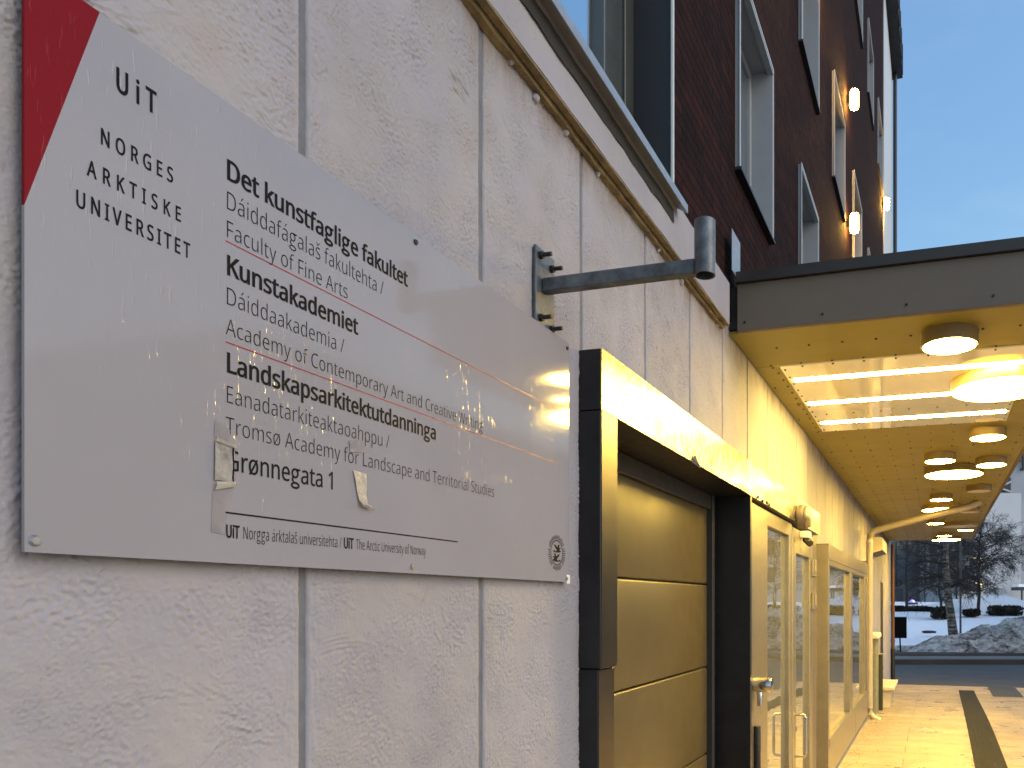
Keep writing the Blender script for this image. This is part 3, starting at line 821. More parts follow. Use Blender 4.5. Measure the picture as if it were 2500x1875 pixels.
pts = [(EX, hy, 1.005), (HX - .02, hy, 1.005), (HX - .006, hy, .999), (HX, hy, .985), (HX, hy, .735), (HX - .006, hy, .721), (HX - .02, hy, .715), (EX, hy, .715)]
b.tube(pts, .0105, 14); b.build('handle', M['stainless'], leaf, True)
b = MB(); b.cyl((EX + .003, hy + .04, .90), (EX + .018, hy + .04, .90), .017, seg=20); b.build('lock_cylinder', M['stainless'], leaf, True)
for z in (2.068, 1.803):
    b = MB(); b.box(EX + .005, EX + .02, 5.98, 6.055, z - .065, z + .065, .002); b.box(EX + .005, EX + .02, 6.075, 6.16, z - .065, z + .065, .002)
    b.cyl((EX + .024, 6.065, z - .03), (EX + .024, 6.065, z + .065), .013, seg=14); b.build('hinge', M['alu'], ent)
# card reader knob and pull plate on the stile
yk, zk = wp(1860, 1675, EX + .03)
b = MB(); b.cyl((EX, yk - .07, zk + .014), (EX + .105, yk - .07, zk + .014), .040, seg=32, bev=.006); b.build('lock_knob', M['stainless'], ent, True)
b = MB(); b.cyl((EX + .035, yk - .07, zk - .10), (EX + .035, yk - .07, zk - .02), .017, seg=18, bev=.003); b.build('knob_stem', M['stainless'], ent, True)
b = MB(); b.cyl((EX + .016, yk - .05, .80), (EX + .016, yk - .05, 1.115), .019, seg=18, bev=.004); b.build('pull_bar', M['bolt'], ent, True)
# round alarm bell and small camera above the door
ab = thing('alarm_bell', 'round drum shaped wall unit on the bright header above the glass door', 'alarm bell', (FX, 5.45, 2.38))
yb_, zb_ = 5.22, 2.385
b = MB(); b.cyl((FX + .008, yb_, zb_), (FX + .055, yb_, zb_), .085, seg=40, bev=.004); b.build('base', M['alu_dark'], ab, True)
b = MB(); b.cyl((FX + .0555, yb_, zb_), (FX + .095, yb_, zb_), .080, .070, seg=40, bev=.012); b.build('cover', M['alu'], ab, True)
cm = thing('security_camera', 'small dark lens camera in a pale housing under the round drum above the door', 'camera', (EX, 5.5, 2.27))
yc_, zc_ = 5.50, 2.265
b = MB(); b.box(EX + .003, EX + .075, yc_ - .05, yc_ + .06, zc_ - .005, zc_ + .045, .008, 2); b.build('housing', M['white_plastic'], cm, True)
b = MB(); b.cyl((EX + .04, yc_ - .01, zc_ - .012), (EX + .085, yc_ - .055, zc_ - .05), .026, seg=20, bev=.004); b.build('lens', M['black_plastic'], cm, True)

# ------------------------------------------------------------------ projecting shop window
WX = .118; A0, A1 = 6.462, 10.38
win = thing('display_window', 'projecting two pane window box with brown head plate and pale panels below', 'window', (.06, 8, gz(9)))
b = MB(); b.box(0.002, WX, A0, A0 + .05, gz(7), 2.287, .002); b.build('end_panel', M['alu'], win)
b = MB(); b.box(-.02, WX + .004, A0 + .0005, 8.0, 2.160, 2.294, .003); b.box(-.02, WX + .004, 8.004, A1, 2.160, 2.294, .003); b.build('head_plate', M['alu_dark'], win)
m0, m1 = 8.16, 8.40; e0, e1 = 9.86, 10.02
b = MB()
b.box(-.02, WX, A0 + .0505, A1 - .001, 2.112, 2.1595, .003)
b.box(-.02, WX, A0 + .0505, A0 + .075, .62, 2.1115, .002); b.box(-.02, WX, m0, m1, .62, 2.1115, .003); b.box(-.02, WX, e0, e1, .62, 2.1115, .003)
b.box(-.02, WX - .03, e1 + .001, A1 - .16, .62, 2.1115); b.box(-.02, WX, A1 - .16, A1 - .001, .62, 2.1115, .003)
b.box(-.02, WX + .006, A0 + .0505, A1 - .001, .545, .6195, .003)
b.build('frame', M['alu'], win)
for (p, q_) in ((A0 + .06, m0 + .01), (m1 - .01, e0 + .01)):
    b = MB(); b.box(WX - .045, WX - .035, p, q_, .61, 2.12); b.build('glass_pane', M['glass_door'], win)
for (p, q_) in ((A0 + .0505, 7.6), (7.606, 8.75), (8.756, A1)):
    b = MB(); b.box(-.02, WX - .004, p, q_, gz(9) + .06, .5435, .002); b.build('base_panel', M['alu'], win)
b = MB(); b.box(-.02, WX - .012, A0 + .05, A1, -.05, gz(9) + .058); b.build('plinth', M['sealant'], win)

# downpipe crossing under the canopy and running down the wall
yp = 10.50
b = MB()
b.tube([(1.56, yp + .02, SOF - .004), (1.50, yp + .02, SOF - .045), (1.40, yp, SOF - .085), (.9, yp, 2.945), (.30, yp, 2.80), (.18, yp, 2.765), (.135, yp, 2.71), (.125, yp, 2.62), (.125, yp, .35), (.14, yp, .27), (.19, yp - .01, .215), (.28, yp - .02, .185)],
       .045, 18)
dpipe = thing('drainpipe', 'slanting beige drainpipe under the canopy that bends down beside the display window', 'drainpipe', (.165, yp, .2))
b.build('pipe', M['pipe'], dpipe, True)
for z in (2.35, 1.35):
    b = MB(); b.cyl((.125, yp, z - .015), (.125, yp, z + .015), .052, seg=18); b.box(.0, .1, yp - .012, yp + .012, z - .012, z + .012); b.build('pipe_clip', M['pipe'], dpipe)

# things along the far wall
cb = thing('utility_cabinet', 'narrow ribbed grey-green cabinet with a rounded cap beside the drainpipe', 'cabinet', (.08, 11.0, gz(11)))
b = MB(); b.box(.012, .172, 10.95, 11.5, gz(11.2) - .03, 1.27)
for i in range(9): b.box(.014 + i * .0176, .0235 + i * .0176, 10.943, 10.951, gz(11), 1.27)
for i in range(18): b.box(.1725, .178, 10.96 + i * .03, 10.975 + i * .03, gz(11), 1.27)
b.build('body', M['cabinet'], cb)
b = MB(); b.box(.002, .215, 10.90, 11.56, 1.272, 1.345, .02, 3); b.build('cap', M['bench'], cb, True)
c2 = thing('meter_box', 'tall dark green box standing between the ribbed cabinet and the bench', 'cabinet', (.15, 11.7, gz(11.7)))
b = MB(); b.box(.03, .225, 11.62, 11.76, gz(11.7) - .03, 1.0, .004); b.build('body', M['cabinet_dark'], c2)
b = MB(); b.box(.025, .232, 11.61, 11.77, 1.0015, 1.016, .003); b.build('lid', M['cabinet'], c2)
b = MB(); b.box(.226, .232, 11.66, 11.70, .78, .83, .001); b.build('latch', M['bolt'], c2)
bn = thing('bench', 'low cream bench with slab legs against the far end of the wall', 'bench', (.2, 12.6, gz(12.6)))
b = MB(); b.box(.03, .375, 12.02, 13.25, .425, .475, .006); b.build('seat', M['bench'], bn)
for y in (12.10, 13.10):
    b = MB(); b.prism([(.05, gz(y) - .02), (.31, gz(y) - .02), (.34, .424), (.05, .424)], 'y', y, y + .06); b.build('leg', M['bench'], bn)
b = MB(); b.box(.06, .09, 12.165, 13.095, .33, .40); b.build('rail', M['bench'], bn)
yh, zh = wp(2131, 1345, .12)
hd = thing('vent_hood', 'pale boxy hood fixed high on the wall past the drainpipe', 'vent hood', (.1, 12.6, 2.6))
b = MB(); b.prism([(.0, 2.56), (.19, 2.62), (.19, 2.80), (.17, 2.82), (.0, 2.82)], 'y', 12.15, 13.2); b.build('hood_shell', M['bench'], hd)
b = MB(); b.quad((.01, 12.2, 2.556), (.18, 12.2, 2.611), (.18, 13.15, 2.611), (.01, 13.15, 2.556)); b.build('grille', M['alu_dark'], hd)
for (a, c, z1, lab) in ((11.95, 12.6, 2.12, 'dark brown side door behind the ribbed cabinet'), (14.4, 15.1, 2.19, 'dark brown side door nearest the far corner of the wall')):
    sdr = thing('side_door', lab, 'door', (-.05, (a + c) / 2, .05), 'dark doors in the far wall')
    b = MB(); b.box(-.09, .002, a + .022, c - .022, -.05, z1 - .022, .002); b.build('door_leaf', M['door_dark'], sdr)
    b = MB(); b.box(-.1, .006, a + .001, a + .02, -.05, z1 - .001); b.box(-.1, .006, c - .02, c - .001, -.05, z1 - .001); b.box(-.1, .006, a + .02, c - .02, z1 - .02, z1 - .001); b.build('door_frame', M['alu'], sdr)
cpipe = thing('corner_downpipe', 'brown downpipe with a black foot on the far corner of the plastered wall', 'downpipe', (.05, END - .05, 0))
b = MB(); b.cyl((.045, END - .03, .72), (.045, END - .03, SOF - .01), .042, seg=16); b.build('pipe', M['pipe_brown'], cpipe, True)
b = MB(); b.cyl((.045, END - .03, -.03), (.045, END - .03, .72), .05, seg=16); b.build('pipe_foot', M['black_sill'], cpipe, True)
for z in (.9, 2.1):
    b = MB(); b.cyl((.045, END - .03, z), (.045, END - .03, z + .03), .049, seg=16); b.build('pipe_clip', M['pipe_brown'], cpipe, True)

# ------------------------------------------------------------------ bracket for a flag pole
ay, az = 1.785, 2.6175
br = thing('flag_bracket', 'galvanised flagpole bracket with upright tube socket bolted to the plastered wall', 'bracket', (0, ay, az))
b = MB(); b.box(.0045, .0125, ay - .044, ay + .054, 2.505, 2.71, .0008); b.build('wall_plate', M['galv'], br)
PXA = .452
b = MB(); b.box(.0126, PXA - .023, ay - .015, ay + .015, az - .018, az + .018, .003); b.build('arm', M['galv'], br)
b = MB()
yq, zt_ = ay + .0, 0
r0, r1 = .0262, .0225
zb0, zb1 = az - .022, az + .112
SEG = 40
prof = [(r0, zb0), (r0, zb1), (r1, zb1), (r1, zb0)]
ring = [[b.bm.verts.new((PXA + rr * math.cos(2 * math.pi * k / SEG), ay + rr * math.sin(2 * math.pi * k / SEG), zz)) for k in range(SEG)] for rr, zz in prof]
for i in range(4):
    A, B = ring[i], ring[(i + 1) % 4]
    for k in range(SEG): b.bm.faces.new((A[k], A[(k + 1) % SEG], B[(k + 1) % SEG], B[k]))
b.cyl((PXA, ay, zb0 + .05), (PXA, ay, zb0 + .055), r1 - .0005, seg=SEG)
b.build('socket', M['galv'], br, True)
for (dy, dz) in ((-.024, .072), (.034, .060), (-.024, -.090), (.034, -.100)):
    b = MB(); b.cyl((.0126, ay + dy, az + dz), (.022, ay + dy, az + dz), .0105, seg=6); b.cyl((.022, ay + dy, az + dz), (.046, ay + dy, az + dz), .0055, seg=12); b.build('bolt', M['bolt'], br)

# ------------------------------------------------------------------ the sign
# letter outlines: advance width and contours, 573 units to the cap height
GLYPHS = {" ":[209,[]],"/":[298,[[290,573,77,0,8,0,221,573]]],"1":[459,[[285,0,216,0,216,400,216,439,217,470,219,499,196,477,169,455,108,405,71,452,226,573,285,573]]],"A":[512,[[437,0,368,177,141,177,73,0,0,0,224,575,289,575,512,0],[282,415,274,438,263,473,255,500,247,468,238,438,230,415,165,241,346,241]]],"C":[507,[[323,517,280,513,241,502,217,490,196,474,178,456,156,423,139,383,129,337,125,286,127,241,135,200,147,164,164,132,186,105,213,83,245,68,281,58,322,55,359,57,394,62,427,69,460,78,460,15,427,5,393,-2,356,-6,312,-8,257,-4,208,8,166,28,130,55,101,90,78,131,62,178,52,230,49,287,51,329,57,369,67,406,81,440,99,471,120,499,145,523,174,543,206,559,242,571,281,579,324,581,367,579,409,572,448,561,482,547,453,486,394,508,360,515]]],"D":[585,[[536,292,532,231,521,178,501,131,474,91,440,58,399,33,351,15,297,4,237,0,78,0,78,573,254,573,309,569,359,558,404,540,443,516,476,484,502,446,521,401,532,350],[460,289,457,337,449,379,435,415,416,444,391,468,361,487,327,500,288,508,244,511,150,511,150,62,228,62,272,64,311,71,346,83,376,98,402,119,423,144,439,174,451,208,458,246]]],"E":[446,[[398,0,78,0,78,573,398,573,398,509,150,509,150,330,383,330,383,268,150,268,150,63,398,63]]],"F":[416,[[150,0,78,0,78,573,398,573,398,509,150,509,150,306,383,306,383,243,150,243]]],"G":[584,[[326,302,524,302,524,22,478,8,431,-1,380,-6,323,-8,267,-4,217,8,173,28,136,55,105,89,81,130,63,177,52,229,49,286,53,343,65,395,84,442,111,483,145,517,186,544,233,564,286,577,346,581,393,579,437,572,478,561,516,547,489,484,457,497,421,508,382,515,342,517,298,514,259,505,225,489,195,468,170,441,150,409,136,373,127,332,124,286,127,243,134,203,146,166,164,133,187,106,216,84,251,68,292,58,340,55,375,56,404,59,452,68,452,238,326,238]]],"H":[594,[[516,0,443,0,443,267,150,267,150,0,78,0,78,573,150,573,150,330,443,330,443,573,516,573]]],"I":[272,[[239,0,32,0,32,42,99,57,99,515,32,531,32,573,239,573,239,531,172,515,172,57,239,42]]],"K":[496,[[496,0,411,0,209,273,150,222,150,0,78,0,78,573,150,573,150,290,199,345,249,399,403,573,488,573,261,323]]],"L":[420,[[78,0,78,573,150,573,150,64,400,64,400,0]]],"N":[609,[[532,0,447,0,141,476,138,476,141,432,143,378,144,320,144,0,78,0,78,573,161,573,467,99,470,99,468,137,466,193,464,249,464,573,532,573]]],"O":[626,[[577,287,575,244,570,204,561,166,548,132,531,101,510,73,486,49,459,29,428,13,393,1,355,-6,314,-8,271,-6,232,1,196,13,165,29,138,49,114,73,94,101,78,132,65,167,56,205,51,245,49,288,52,344,62,396,78,442,100,483,130,517,166,545,208,565,258,577,314,581,369,577,417,565,459,545,495,517,524,483,547,442,564,395,574,344],[125,287,127,241,134,200,145,163,161,131,182,104,207,83,238,67,273,58,314,55,354,58,390,67,420,83,445,104,465,131,481,163,492,200,499,241,501,287,496,354,481,411,456,457,436,479,412,496,383,508,351,516,314,518,273,515,238,506,207,490,182,469,161,443,145,411,134,374,127,333]]],"R":[499,[[236,573,281,571,320,565,353,555,381,541,404,522,422,500,434,474,442,444,444,410,442,381,437,356,427,334,408,306,385,285,358,269,330,257,487,0,403,0,264,237,150,237,150,0,78,0,78,573],[232,510,150,510,150,298,236,298,278,301,312,310,338,325,356,347,366,374,370,407,368,430,363,450,355,467,343,481,328,492,310,500,275,508]]],"S":[440,[[403,153,400,121,392,92,378,66,359,44,335,26,307,11,274,0,238,-6,198,-8,137,-5,83,4,60,11,41,19,41,88,73,76,113,65,156,57,201,55,240,58,273,66,298,79,316,98,327,121,330,147,327,172,318,194,302,213,277,230,242,247,196,265,161,279,131,294,106,310,85,330,69,351,57,375,50,403,48,435,51,464,58,490,71,513,89,533,110,549,136,563,165,573,196,579,231,581,276,579,318,572,355,562,389,549,366,487,336,499,302,508,266,515,229,517,196,515,169,507,148,494,133,478,124,457,121,434,124,408,133,386,149,367,172,351,204,335,246,318,293,299,332,279,362,256,385,228,395,206,401,181]]],"T":[446,[[259,0,187,0,187,509,8,509,8,573,437,573,437,509,259,509]]],"U":[586,[[513,202,510,164,502,128,489,95,470,65,446,40,416,20,380,4,338,-5,290,-8,249,-6,213,1,181,13,152,29,128,50,108,75,92,103,81,133,74,167,72,204,72,573,144,573,144,201,148,158,161,122,182,93,211,72,248,59,294,55,327,57,355,63,379,73,399,87,415,105,427,126,438,161,442,202,442,573,513,573]]],"V":[481,[[481,573,277,0,204,0,0,573,75,573,204,205,220,160,231,119,241,80,250,119,262,161,277,207,405,573]]],"W":[746,[[735,573,583,0,510,0,399,375,389,410,380,443,373,471,370,488,367,471,361,443,352,409,342,373,234,0,161,0,10,573,85,573,174,223,183,186,190,151,196,118,201,87,206,119,213,154,222,191,232,227,333,573,407,573,512,225,523,187,532,151,538,117,544,87,550,129,560,175,572,224,660,573]]],"a":[450,[[231,437,279,433,317,422,347,403,368,375,381,339,385,293,385,0,334,0,320,61,317,61,298,39,279,22,258,9,234,-1,206,-6,172,-8,136,-4,103,6,84,17,68,31,55,48,45,69,39,92,37,119,43,159,59,192,87,219,127,238,179,251,243,257,316,259,316,285,313,317,306,342,293,359,275,371,253,378,227,380,194,378,163,370,133,359,106,347,84,400,115,414,151,426,190,434],[252,208,204,204,167,195,141,182,124,165,113,144,110,119,112,97,120,79,132,66,148,57,167,51,188,49,223,52,253,62,279,79,299,103,311,134,315,172,315,210]]],"c":[385,[[241,-8,204,-5,170,2,139,15,111,34,88,58,69,87,55,123,47,165,44,213,47,262,56,305,71,342,90,372,114,396,142,415,174,428,208,435,245,438,277,436,309,431,336,423,358,415,337,356,292,370,267,374,244,376,217,374,193,368,172,358,155,343,142,325,131,303,121,262,117,213,121,166,131,126,141,104,155,86,172,71,192,61,214,55,240,53,273,55,302,60,328,68,351,78,351,15,329,5,304,-2,275,-6]]],"d":[493,[[221,-8,190,-6,161,1,136,12,113,28,92,48,75,72,61,101,52,134,46,172,44,214,46,256,52,294,61,328,75,357,93,381,114,402,137,417,162,429,190,436,221,438,253,436,280,429,303,420,323,407,340,391,354,374,359,374,356,405,354,438,354,609,425,609,425,0,368,0,358,58,354,58,340,40,323,24,303,11,279,1,252,-6],[232,51,273,55,305,67,328,88,343,117,352,154,355,200,355,213,352,263,343,304,329,336,306,360,274,374,231,379,196,374,168,359,146,334,130,300,120,260,117,213,120,165,130,125,146,93,168,70,197,56]]],"e":[452,[[234,438,269,435,301,427,329,414,354,396,374,373,390,346,402,315,409,281,411,244,411,201,117,201,122,157,134,120,154,90,181,69,214,56,254,52,293,54,327,60,359,69,392,82,392,20,360,7,327,-1,292,-6,251,-8,212,-5,176,3,143,17,114,36,90,61,70,91,56,126,47,167,44,212,47,257,55,297,68,333,86,364,108,390,134,411,164,426,198,435],[233,380,202,376,176,366,154,348,137,323,125,293,119,257,338,257,335,292,326,322,318,339,306,353,292,364,275,373,256,378]]],"f":[276,[[266,375,158,375,158,0,87,0,87,375,12,375,12,408,87,432,87,457,89,492,95,522,104,547,117,568,133,585,152,597,174,606,199,611,227,613,252,612,274,609,310,599,292,544,262,552,228,556,206,553,189,545,175,532,166,513,160,489,158,458,158,430,266,430]]],"g":[493,[[221,438,248,436,273,431,297,422,319,409,338,393,355,373,359,373,369,430,425,430,425,-7,423,-46,416,-80,404,-109,388,-135,367,-156,341,-172,310,-183,274,-190,233,-192,188,-190,147,-186,110,-177,78,-165,78,-100,111,-114,149,-125,192,-132,237,-134,271,-130,300,-119,324,-101,341,-77,352,-48,355,-13,355,4,356,32,358,57,354,57,338,37,320,21,299,8,276,-1,250,-6,221,-8,189,-6,160,1,134,13,111,30,91,51,65,95,49,149,44,214,49,278,65,332,91,377,111,399,134,416,160,428,189,436],[230,379,207,377,187,370,169,359,153,344,140,326,130,303,120,262,117,213,120,164,130,124,146,92,169,69,197,55,232,50,262,52,288,58,309,69,326,85,340,105,349,131,354,161,356,197,356,214,353,267,343,309,332,331,319,348,302,362,281,371,257,377]]],"h":[496,[[139,431,138,399,135,370,140,370,155,391,174,407,196,420,221,429,247,435,273,437,306,435,335,430,360,421,382,408,399,391,413,370,423,345,429,315,431,280,431,0,361,0,361,275,358,307,351,333,338,353,319,367,295,376,265,379,235,377,210,370,189,360,173,346,160,329,150,308,142,269,139,222,139,0,68,0,68,609,139,609]]],"i":[207,[[139,430,139,0,68,0,68,430],[104,591,119,588,133,580,142,566,145,546,142,526,133,512,119,504,104,501,88,504,75,512,66,526,63,546,66,566,75,580,88,588]]],"k":[428,[[138,291,137,257,135,221,138,221,152,240,172,264,189,285,326,430,409,430,235,246,421,0,336,0,187,200,138,158,138,0,68,0,68,609,138,609]]],"l":[207,[[139,0,68,0,68,609,139,609]]],"m":[750,[[540,438,584,434,621,421,649,401,669,371,681,330,685,280,685,0,615,0,615,277,613,308,606,333,594,353,577,367,555,376,528,379,490,375,460,362,438,342,423,314,414,279,411,237,411,0,342,0,342,277,339,308,332,333,320,353,303,367,281,376,253,379,227,377,204,370,185,360,170,346,159,329,150,308,142,270,139,223,139,0,68,0,68,430,125,430,136,371,140,371,155,392,173,409,194,422,217,431,241,436,266,438,297,436,325,430,349,420,369,406,386,388,398,366,402,366,418,388,438,406,461,420,486,430,513,436]]],"n":[496,[[275,438,322,434,361,421,391,401,413,371,427,330,431,280,431,0,361,0,361,275,358,307,351,333,338,353,319,367,295,376,265,379,222,374,189,361,166,338,151,308,142,269,139,223,139,0,68,0,68,430,125,430,136,371,140,371,156,392,175,409,197,422,222,431,248,436]]],"o":[485,[[442,216,438,165,428,121,411,83,388,51,369,33,348,18,324,7,285,-4,241,-8,200,-4,163,7,140,18,119,33,100,51,77,83,59,121,48,165,44,216,47,261,55,301,68,336,86,366,109,392,137,412,169,426,205,435,244,438,281,435,316,426,347,412,375,392,398,366,417,336,431,301,439,261],[117,216,120,169,130,128,141,105,155,86,172,71,192,60,216,53,243,51,270,53,294,60,314,71,331,86,345,105,356,128,366,169,369,216,365,263,355,303,344,325,331,344,314,359,294,370,270,377,242,379,202,374,171,359,147,335,130,303,120,263]]],"p":[493,[[273,438,303,436,331,429,357,418,380,403,401,383,418,359,432,330,441,296,447,258,449,216,447,170,439,129,427,93,410,62,390,37,365,17,337,3,306,-5,272,-8,241,-6,213,1,190,11,170,24,153,38,139,55,134,55,137,20,139,-16,139,-192,68,-192,68,430,126,430,136,371,139,371,153,389,170,405,190,418,213,429,241,436],[260,379,233,377,210,371,190,362,174,349,161,333,152,313,142,276,139,229,139,216,142,166,150,126,159,103,172,85,188,70,208,59,232,53,261,51,286,53,308,60,326,72,341,88,354,108,364,131,373,171,376,217,373,263,364,302,348,334,325,359,296,374]]],"r":[331,[[269,438,295,437,319,433,310,368,287,372,264,374,239,371,217,363,195,351,176,334,161,313,149,289,141,260,139,229,139,0,68,0,68,430,126,430,134,351,137,351,152,374,170,395,191,412,214,426,240,435]]],"s":[384,[[348,119,346,93,339,69,327,49,311,32,292,17,268,6,226,-4,176,-8,134,-6,99,-1,68,8,42,19,42,83,70,71,104,60,141,52,178,49,211,51,237,57,256,66,269,79,277,94,280,112,278,128,271,141,259,154,239,167,174,196,135,212,103,228,77,245,57,266,48,282,43,302,41,324,46,357,61,385,85,408,118,425,157,435,202,438,240,436,275,430,308,421,339,409,315,353,287,363,258,372,228,378,197,380,170,378,148,374,131,366,118,356,111,343,108,328,111,312,119,298,133,286,154,274,182,261,219,246,257,231,289,215,314,197,333,176,344,150]]],"t":[289,[[212,50,245,53,272,59,272,5,258,0,240,-4,220,-7,200,-8,168,-5,138,4,120,13,104,27,91,44,82,66,76,93,74,125,74,375,13,375,13,409,75,437,103,528,144,528,144,430,269,430,269,375,144,375,144,127,146,103,153,84,163,69,177,58,193,52]]],"u":[496,[[427,430,427,0,370,0,359,57,356,57,340,37,321,20,298,7,273,-1,247,-6,220,-8,188,-6,159,-1,134,8,112,21,95,38,81,59,71,84,65,114,63,148,63,430,135,430,135,153,137,122,145,96,158,76,176,62,200,54,230,51,260,53,285,59,306,69,322,83,335,100,345,121,354,160,357,206,357,430]]],"v":[407,[[163,0,0,430,75,430,167,176,180,137,193,96,201,63,204,63,214,96,227,138,241,176,332,430,407,430,244,0]]],"w":[630,[[346,243,336,276,328,308,321,335,316,357,313,357,308,335,302,307,294,275,284,242,207,1,127,1,9,431,82,431,141,201,153,154,163,109,169,73,172,73,178,97,185,128,193,160,201,188,277,431,354,431,428,188,440,149,451,109,457,74,460,74,466,108,477,153,489,201,549,431,621,431,502,1,419,1]]],"x":[424,[[170,220,22,430,102,430,213,268,322,430,402,430,253,220,410,0,330,0,213,172,94,0,14,0]]],"y":[409,[[1,430,76,430,169,185,184,144,196,105,205,68,209,68,224,121,245,186,333,430,409,430,224,-59,208,-97,188,-130,165,-156,138,-176,117,-185,94,-190,67,-192,34,-190,9,-186,9,-130,30,-133,56,-135,79,-133,99,-126,116,-114,130,-99,142,-80,152,-59,174,-2]]],"á":[450,[[231,437,279,433,317,422,347,403,368,375,381,339,385,293,385,0,334,0,320,61,317,61,298,39,279,22,258,9,234,-1,206,-6,172,-8,136,-4,103,6,84,17,68,31,55,48,45,69,39,92,37,119,43,159,59,192,87,219,127,238,179,251,243,257,316,259,316,285,313,317,306,342,293,359,275,371,253,378,227,380,194,378,163,370,133,359,106,347,84,400,115,414,151,426,190,434],[252,208,204,204,167,195,141,182,124,165,113,144,110,119,112,97,120,79,132,66,148,57,167,51,188,49,223,52,253,62,279,79,299,103,311,134,315,172,315,210],[344,606,323,579,293,546,260,513,229,486,183,486,183,496,209,532,237,575,259,614,344,614]]],"ø":[485,[[442,216,439,171,431,130,417,94,399,63,376,38,348,18,316,4,281,-5,241,-8,213,-6,186,-1,161,7,138,18,106,-26,59,5,95,55,73,86,57,124,48,167,44,216,46,257,53,293,63,326,79,355,98,380,121,401,147,417,176,429,208,436,244,438,273,436,300,430,326,421,349,409,380,454,427,423,391,373,412,342,428,305,438,263],[117,216,121,159,127,134,136,113,313,358,298,367,281,373,262,378,242,379,202,374,171,359,147,335,130,303,120,263],[369,216,368,244,364,270,358,294,350,314,174,69,189,61,205,55,224,52,243,51,270,53,294,60,314,71,331,86,345,105,356,128,366,169]]],"š":[384,[[348,119,346,93,339,69,327,49,311,32,292,17,268,6,226,-4,176,-8,134,-6,99,-1,68,8,42,19,42,83,70,71,104,60,141,52,178,49,211,51,237,57,256,66,269,79,277,94,280,112,278,128,271,141,259,154,239,167,174,196,135,212,103,228,77,245,57,266,48,282,43,302,41,324,46,357,61,385,85,408,118,425,157,435,202,438,240,436,275,430,308,421,339,409,315,353,287,363,258,372,228,378,197,380,170,378,148,374,131,366,118,356,111,343,108,328,111,312,119,298,133,286,154,274,182,261,219,246,257,231,289,215,314,197,333,176,344,150],[156,486,128,526,91,568,57,604,57,614,105,614,148,581,170,562,191,540,235,581,278,614,328,614,328,604,293,568,255,526,239,505,228,486]]]}
SX = .021
SL, SR, SB, ST = .603, 1.908, 1.8465, 2.508
sign = thing('university_sign', 'large pale metal sign with black lettering and a red corner on the plastered wall', 'sign', (0, SL, SB))
ry, rz = wp(243.5, 31, SX)[0], wp(65.4, 502, SX)[1]
b = MB(); b.prism([(SL, SB), (SR, SB), (SR, ST), (ry, ST), (SL, rz)], 'x', .0165, SX)
b.build('board', M['sign_white'], sign)
b = MB(); b.prism([(SL, rz), (ry, ST), (SL, ST)], 'x', .0165, SX); b.build('red_corner', M['sign_red'], sign)
b = MB()
for (y, z) in ((SL + .05, SB + .05), (SR - .05, SB + .05), (SL + .05, ST - .05), (SR - .05, ST - .05)): b.cyl((.0, y, z), (.0163, y, z), .012, seg=12)
b.build('spacer', M['screw'], sign)

def poly_offset(loop, d):
    n = len(loop); out = []
    for i in range(n):
        p0, p1, p2 = loop[i - 1], loop[i], loop[(i + 1) % n]
        e0 = (p1[0] - p0[0], p1[1] - p0[1]); e1 = (p2[0] - p1[0], p2[1] - p1[1])
        l0 = math.hypot(*e0) or 1; l1 = math.hypot(*e1) or 1
        n0 = (-e0[1] / l0, e0[0] / l0); n1 = (-e1[1] / l1, e1[0] / l1)       # left normals: outward for a clockwise outer contour
        m = (n0[0] + n1[0], n0[1] + n1[1]); ml = math.hypot(*m) or 1; m = (m[0] / ml, m[1] / ml)
        c = max(.45, m[0] * n0[0] + m[1] * n0[1])
        out.append((p1[0] + m[0] * d / c, p1[1] + m[1] * d / c * (.5 if d > 0 else .9)))
    return out
def area(l): return sum(l[i - 1][0] * l[i][1] - l[i][0] * l[i - 1][1] for i in range(len(l))) / 2
def inside(p, l):
    c = False
    for i in range(len(l)):
        a, b_ = l[i - 1], l[i]
        if (a[1] > p[1]) != (b_[1] > p[1]) and p[0] < (b_[0] - a[0]) * (p[1] - a[1]) / (b_[1] - a[1]) + a[0]: c = not c
    return c
def ellipse(cx, cy, rx, ry, n=28):            # clockwise
    return [(cx + rx * math.cos(-2 * math.pi * k / n), cy + ry * math.sin(-2 * math.pi * k / n)) for k in range(n)]
def glyph_g(d):
    wv, wh = (70 + 1.75 * d) / 2, (58 + (1.0 if d > 0 else 1.6) * d) / 2
    L = [ellipse(222, 283, 138 + wv, 128 + wh), ellipse(222, 283, 138 - wv, 128 - wh)[::-1],
         ellipse(230, -92, 175 + wv, 78 + wh), ellipse(230, -92, 175 - wv, 78 - wh)[::-1]]
    L.append([(250, 438), (475, 430), (475, 430 - 1.5 * wh), (330, 385 - wh)])
    ln = [(150, 185), (108, 130), (96, 85), (112, 42), (165, 2)]
    lf = [(x - wv * .95, y) for x, y in ln]; rt = [(x + wv * .95, y + 6) for x, y in ln]
    L.append(lf[::-1] + rt if area(lf[::-1] + rt) < 0 else (lf + rt[::-1]))
    L = L[:4] + [l if area(l) < 0 else l[::-1] for l in L[4:]]
    return L
def glyph(ch, d):
    if ch == 'g': return glyph_g(d)
    loops = []
    for fl in GLYPHS[ch][1]:
        lp_ = [(fl[i], fl[i + 1]) for i in range(0, len(fl), 2)]
        cl = [lp_[0]]
        for p in lp_[1:]:
            if math.hypot(p[0] - cl[-1][0], p[1] - cl[-1][1]) > 1.2: cl.append(p)
        if math.hypot(cl[0][0] - cl[-1][0], cl[0][1] - cl[-1][1]) < 1.2: cl.pop()
        loops.append(cl)
    if not loops: return []
    big = max(loops, key=lambda l: abs(area(l)))
    s = 1 if area(big) < 0 else -1
    return [poly_offset(l, d * s) for l in loops]
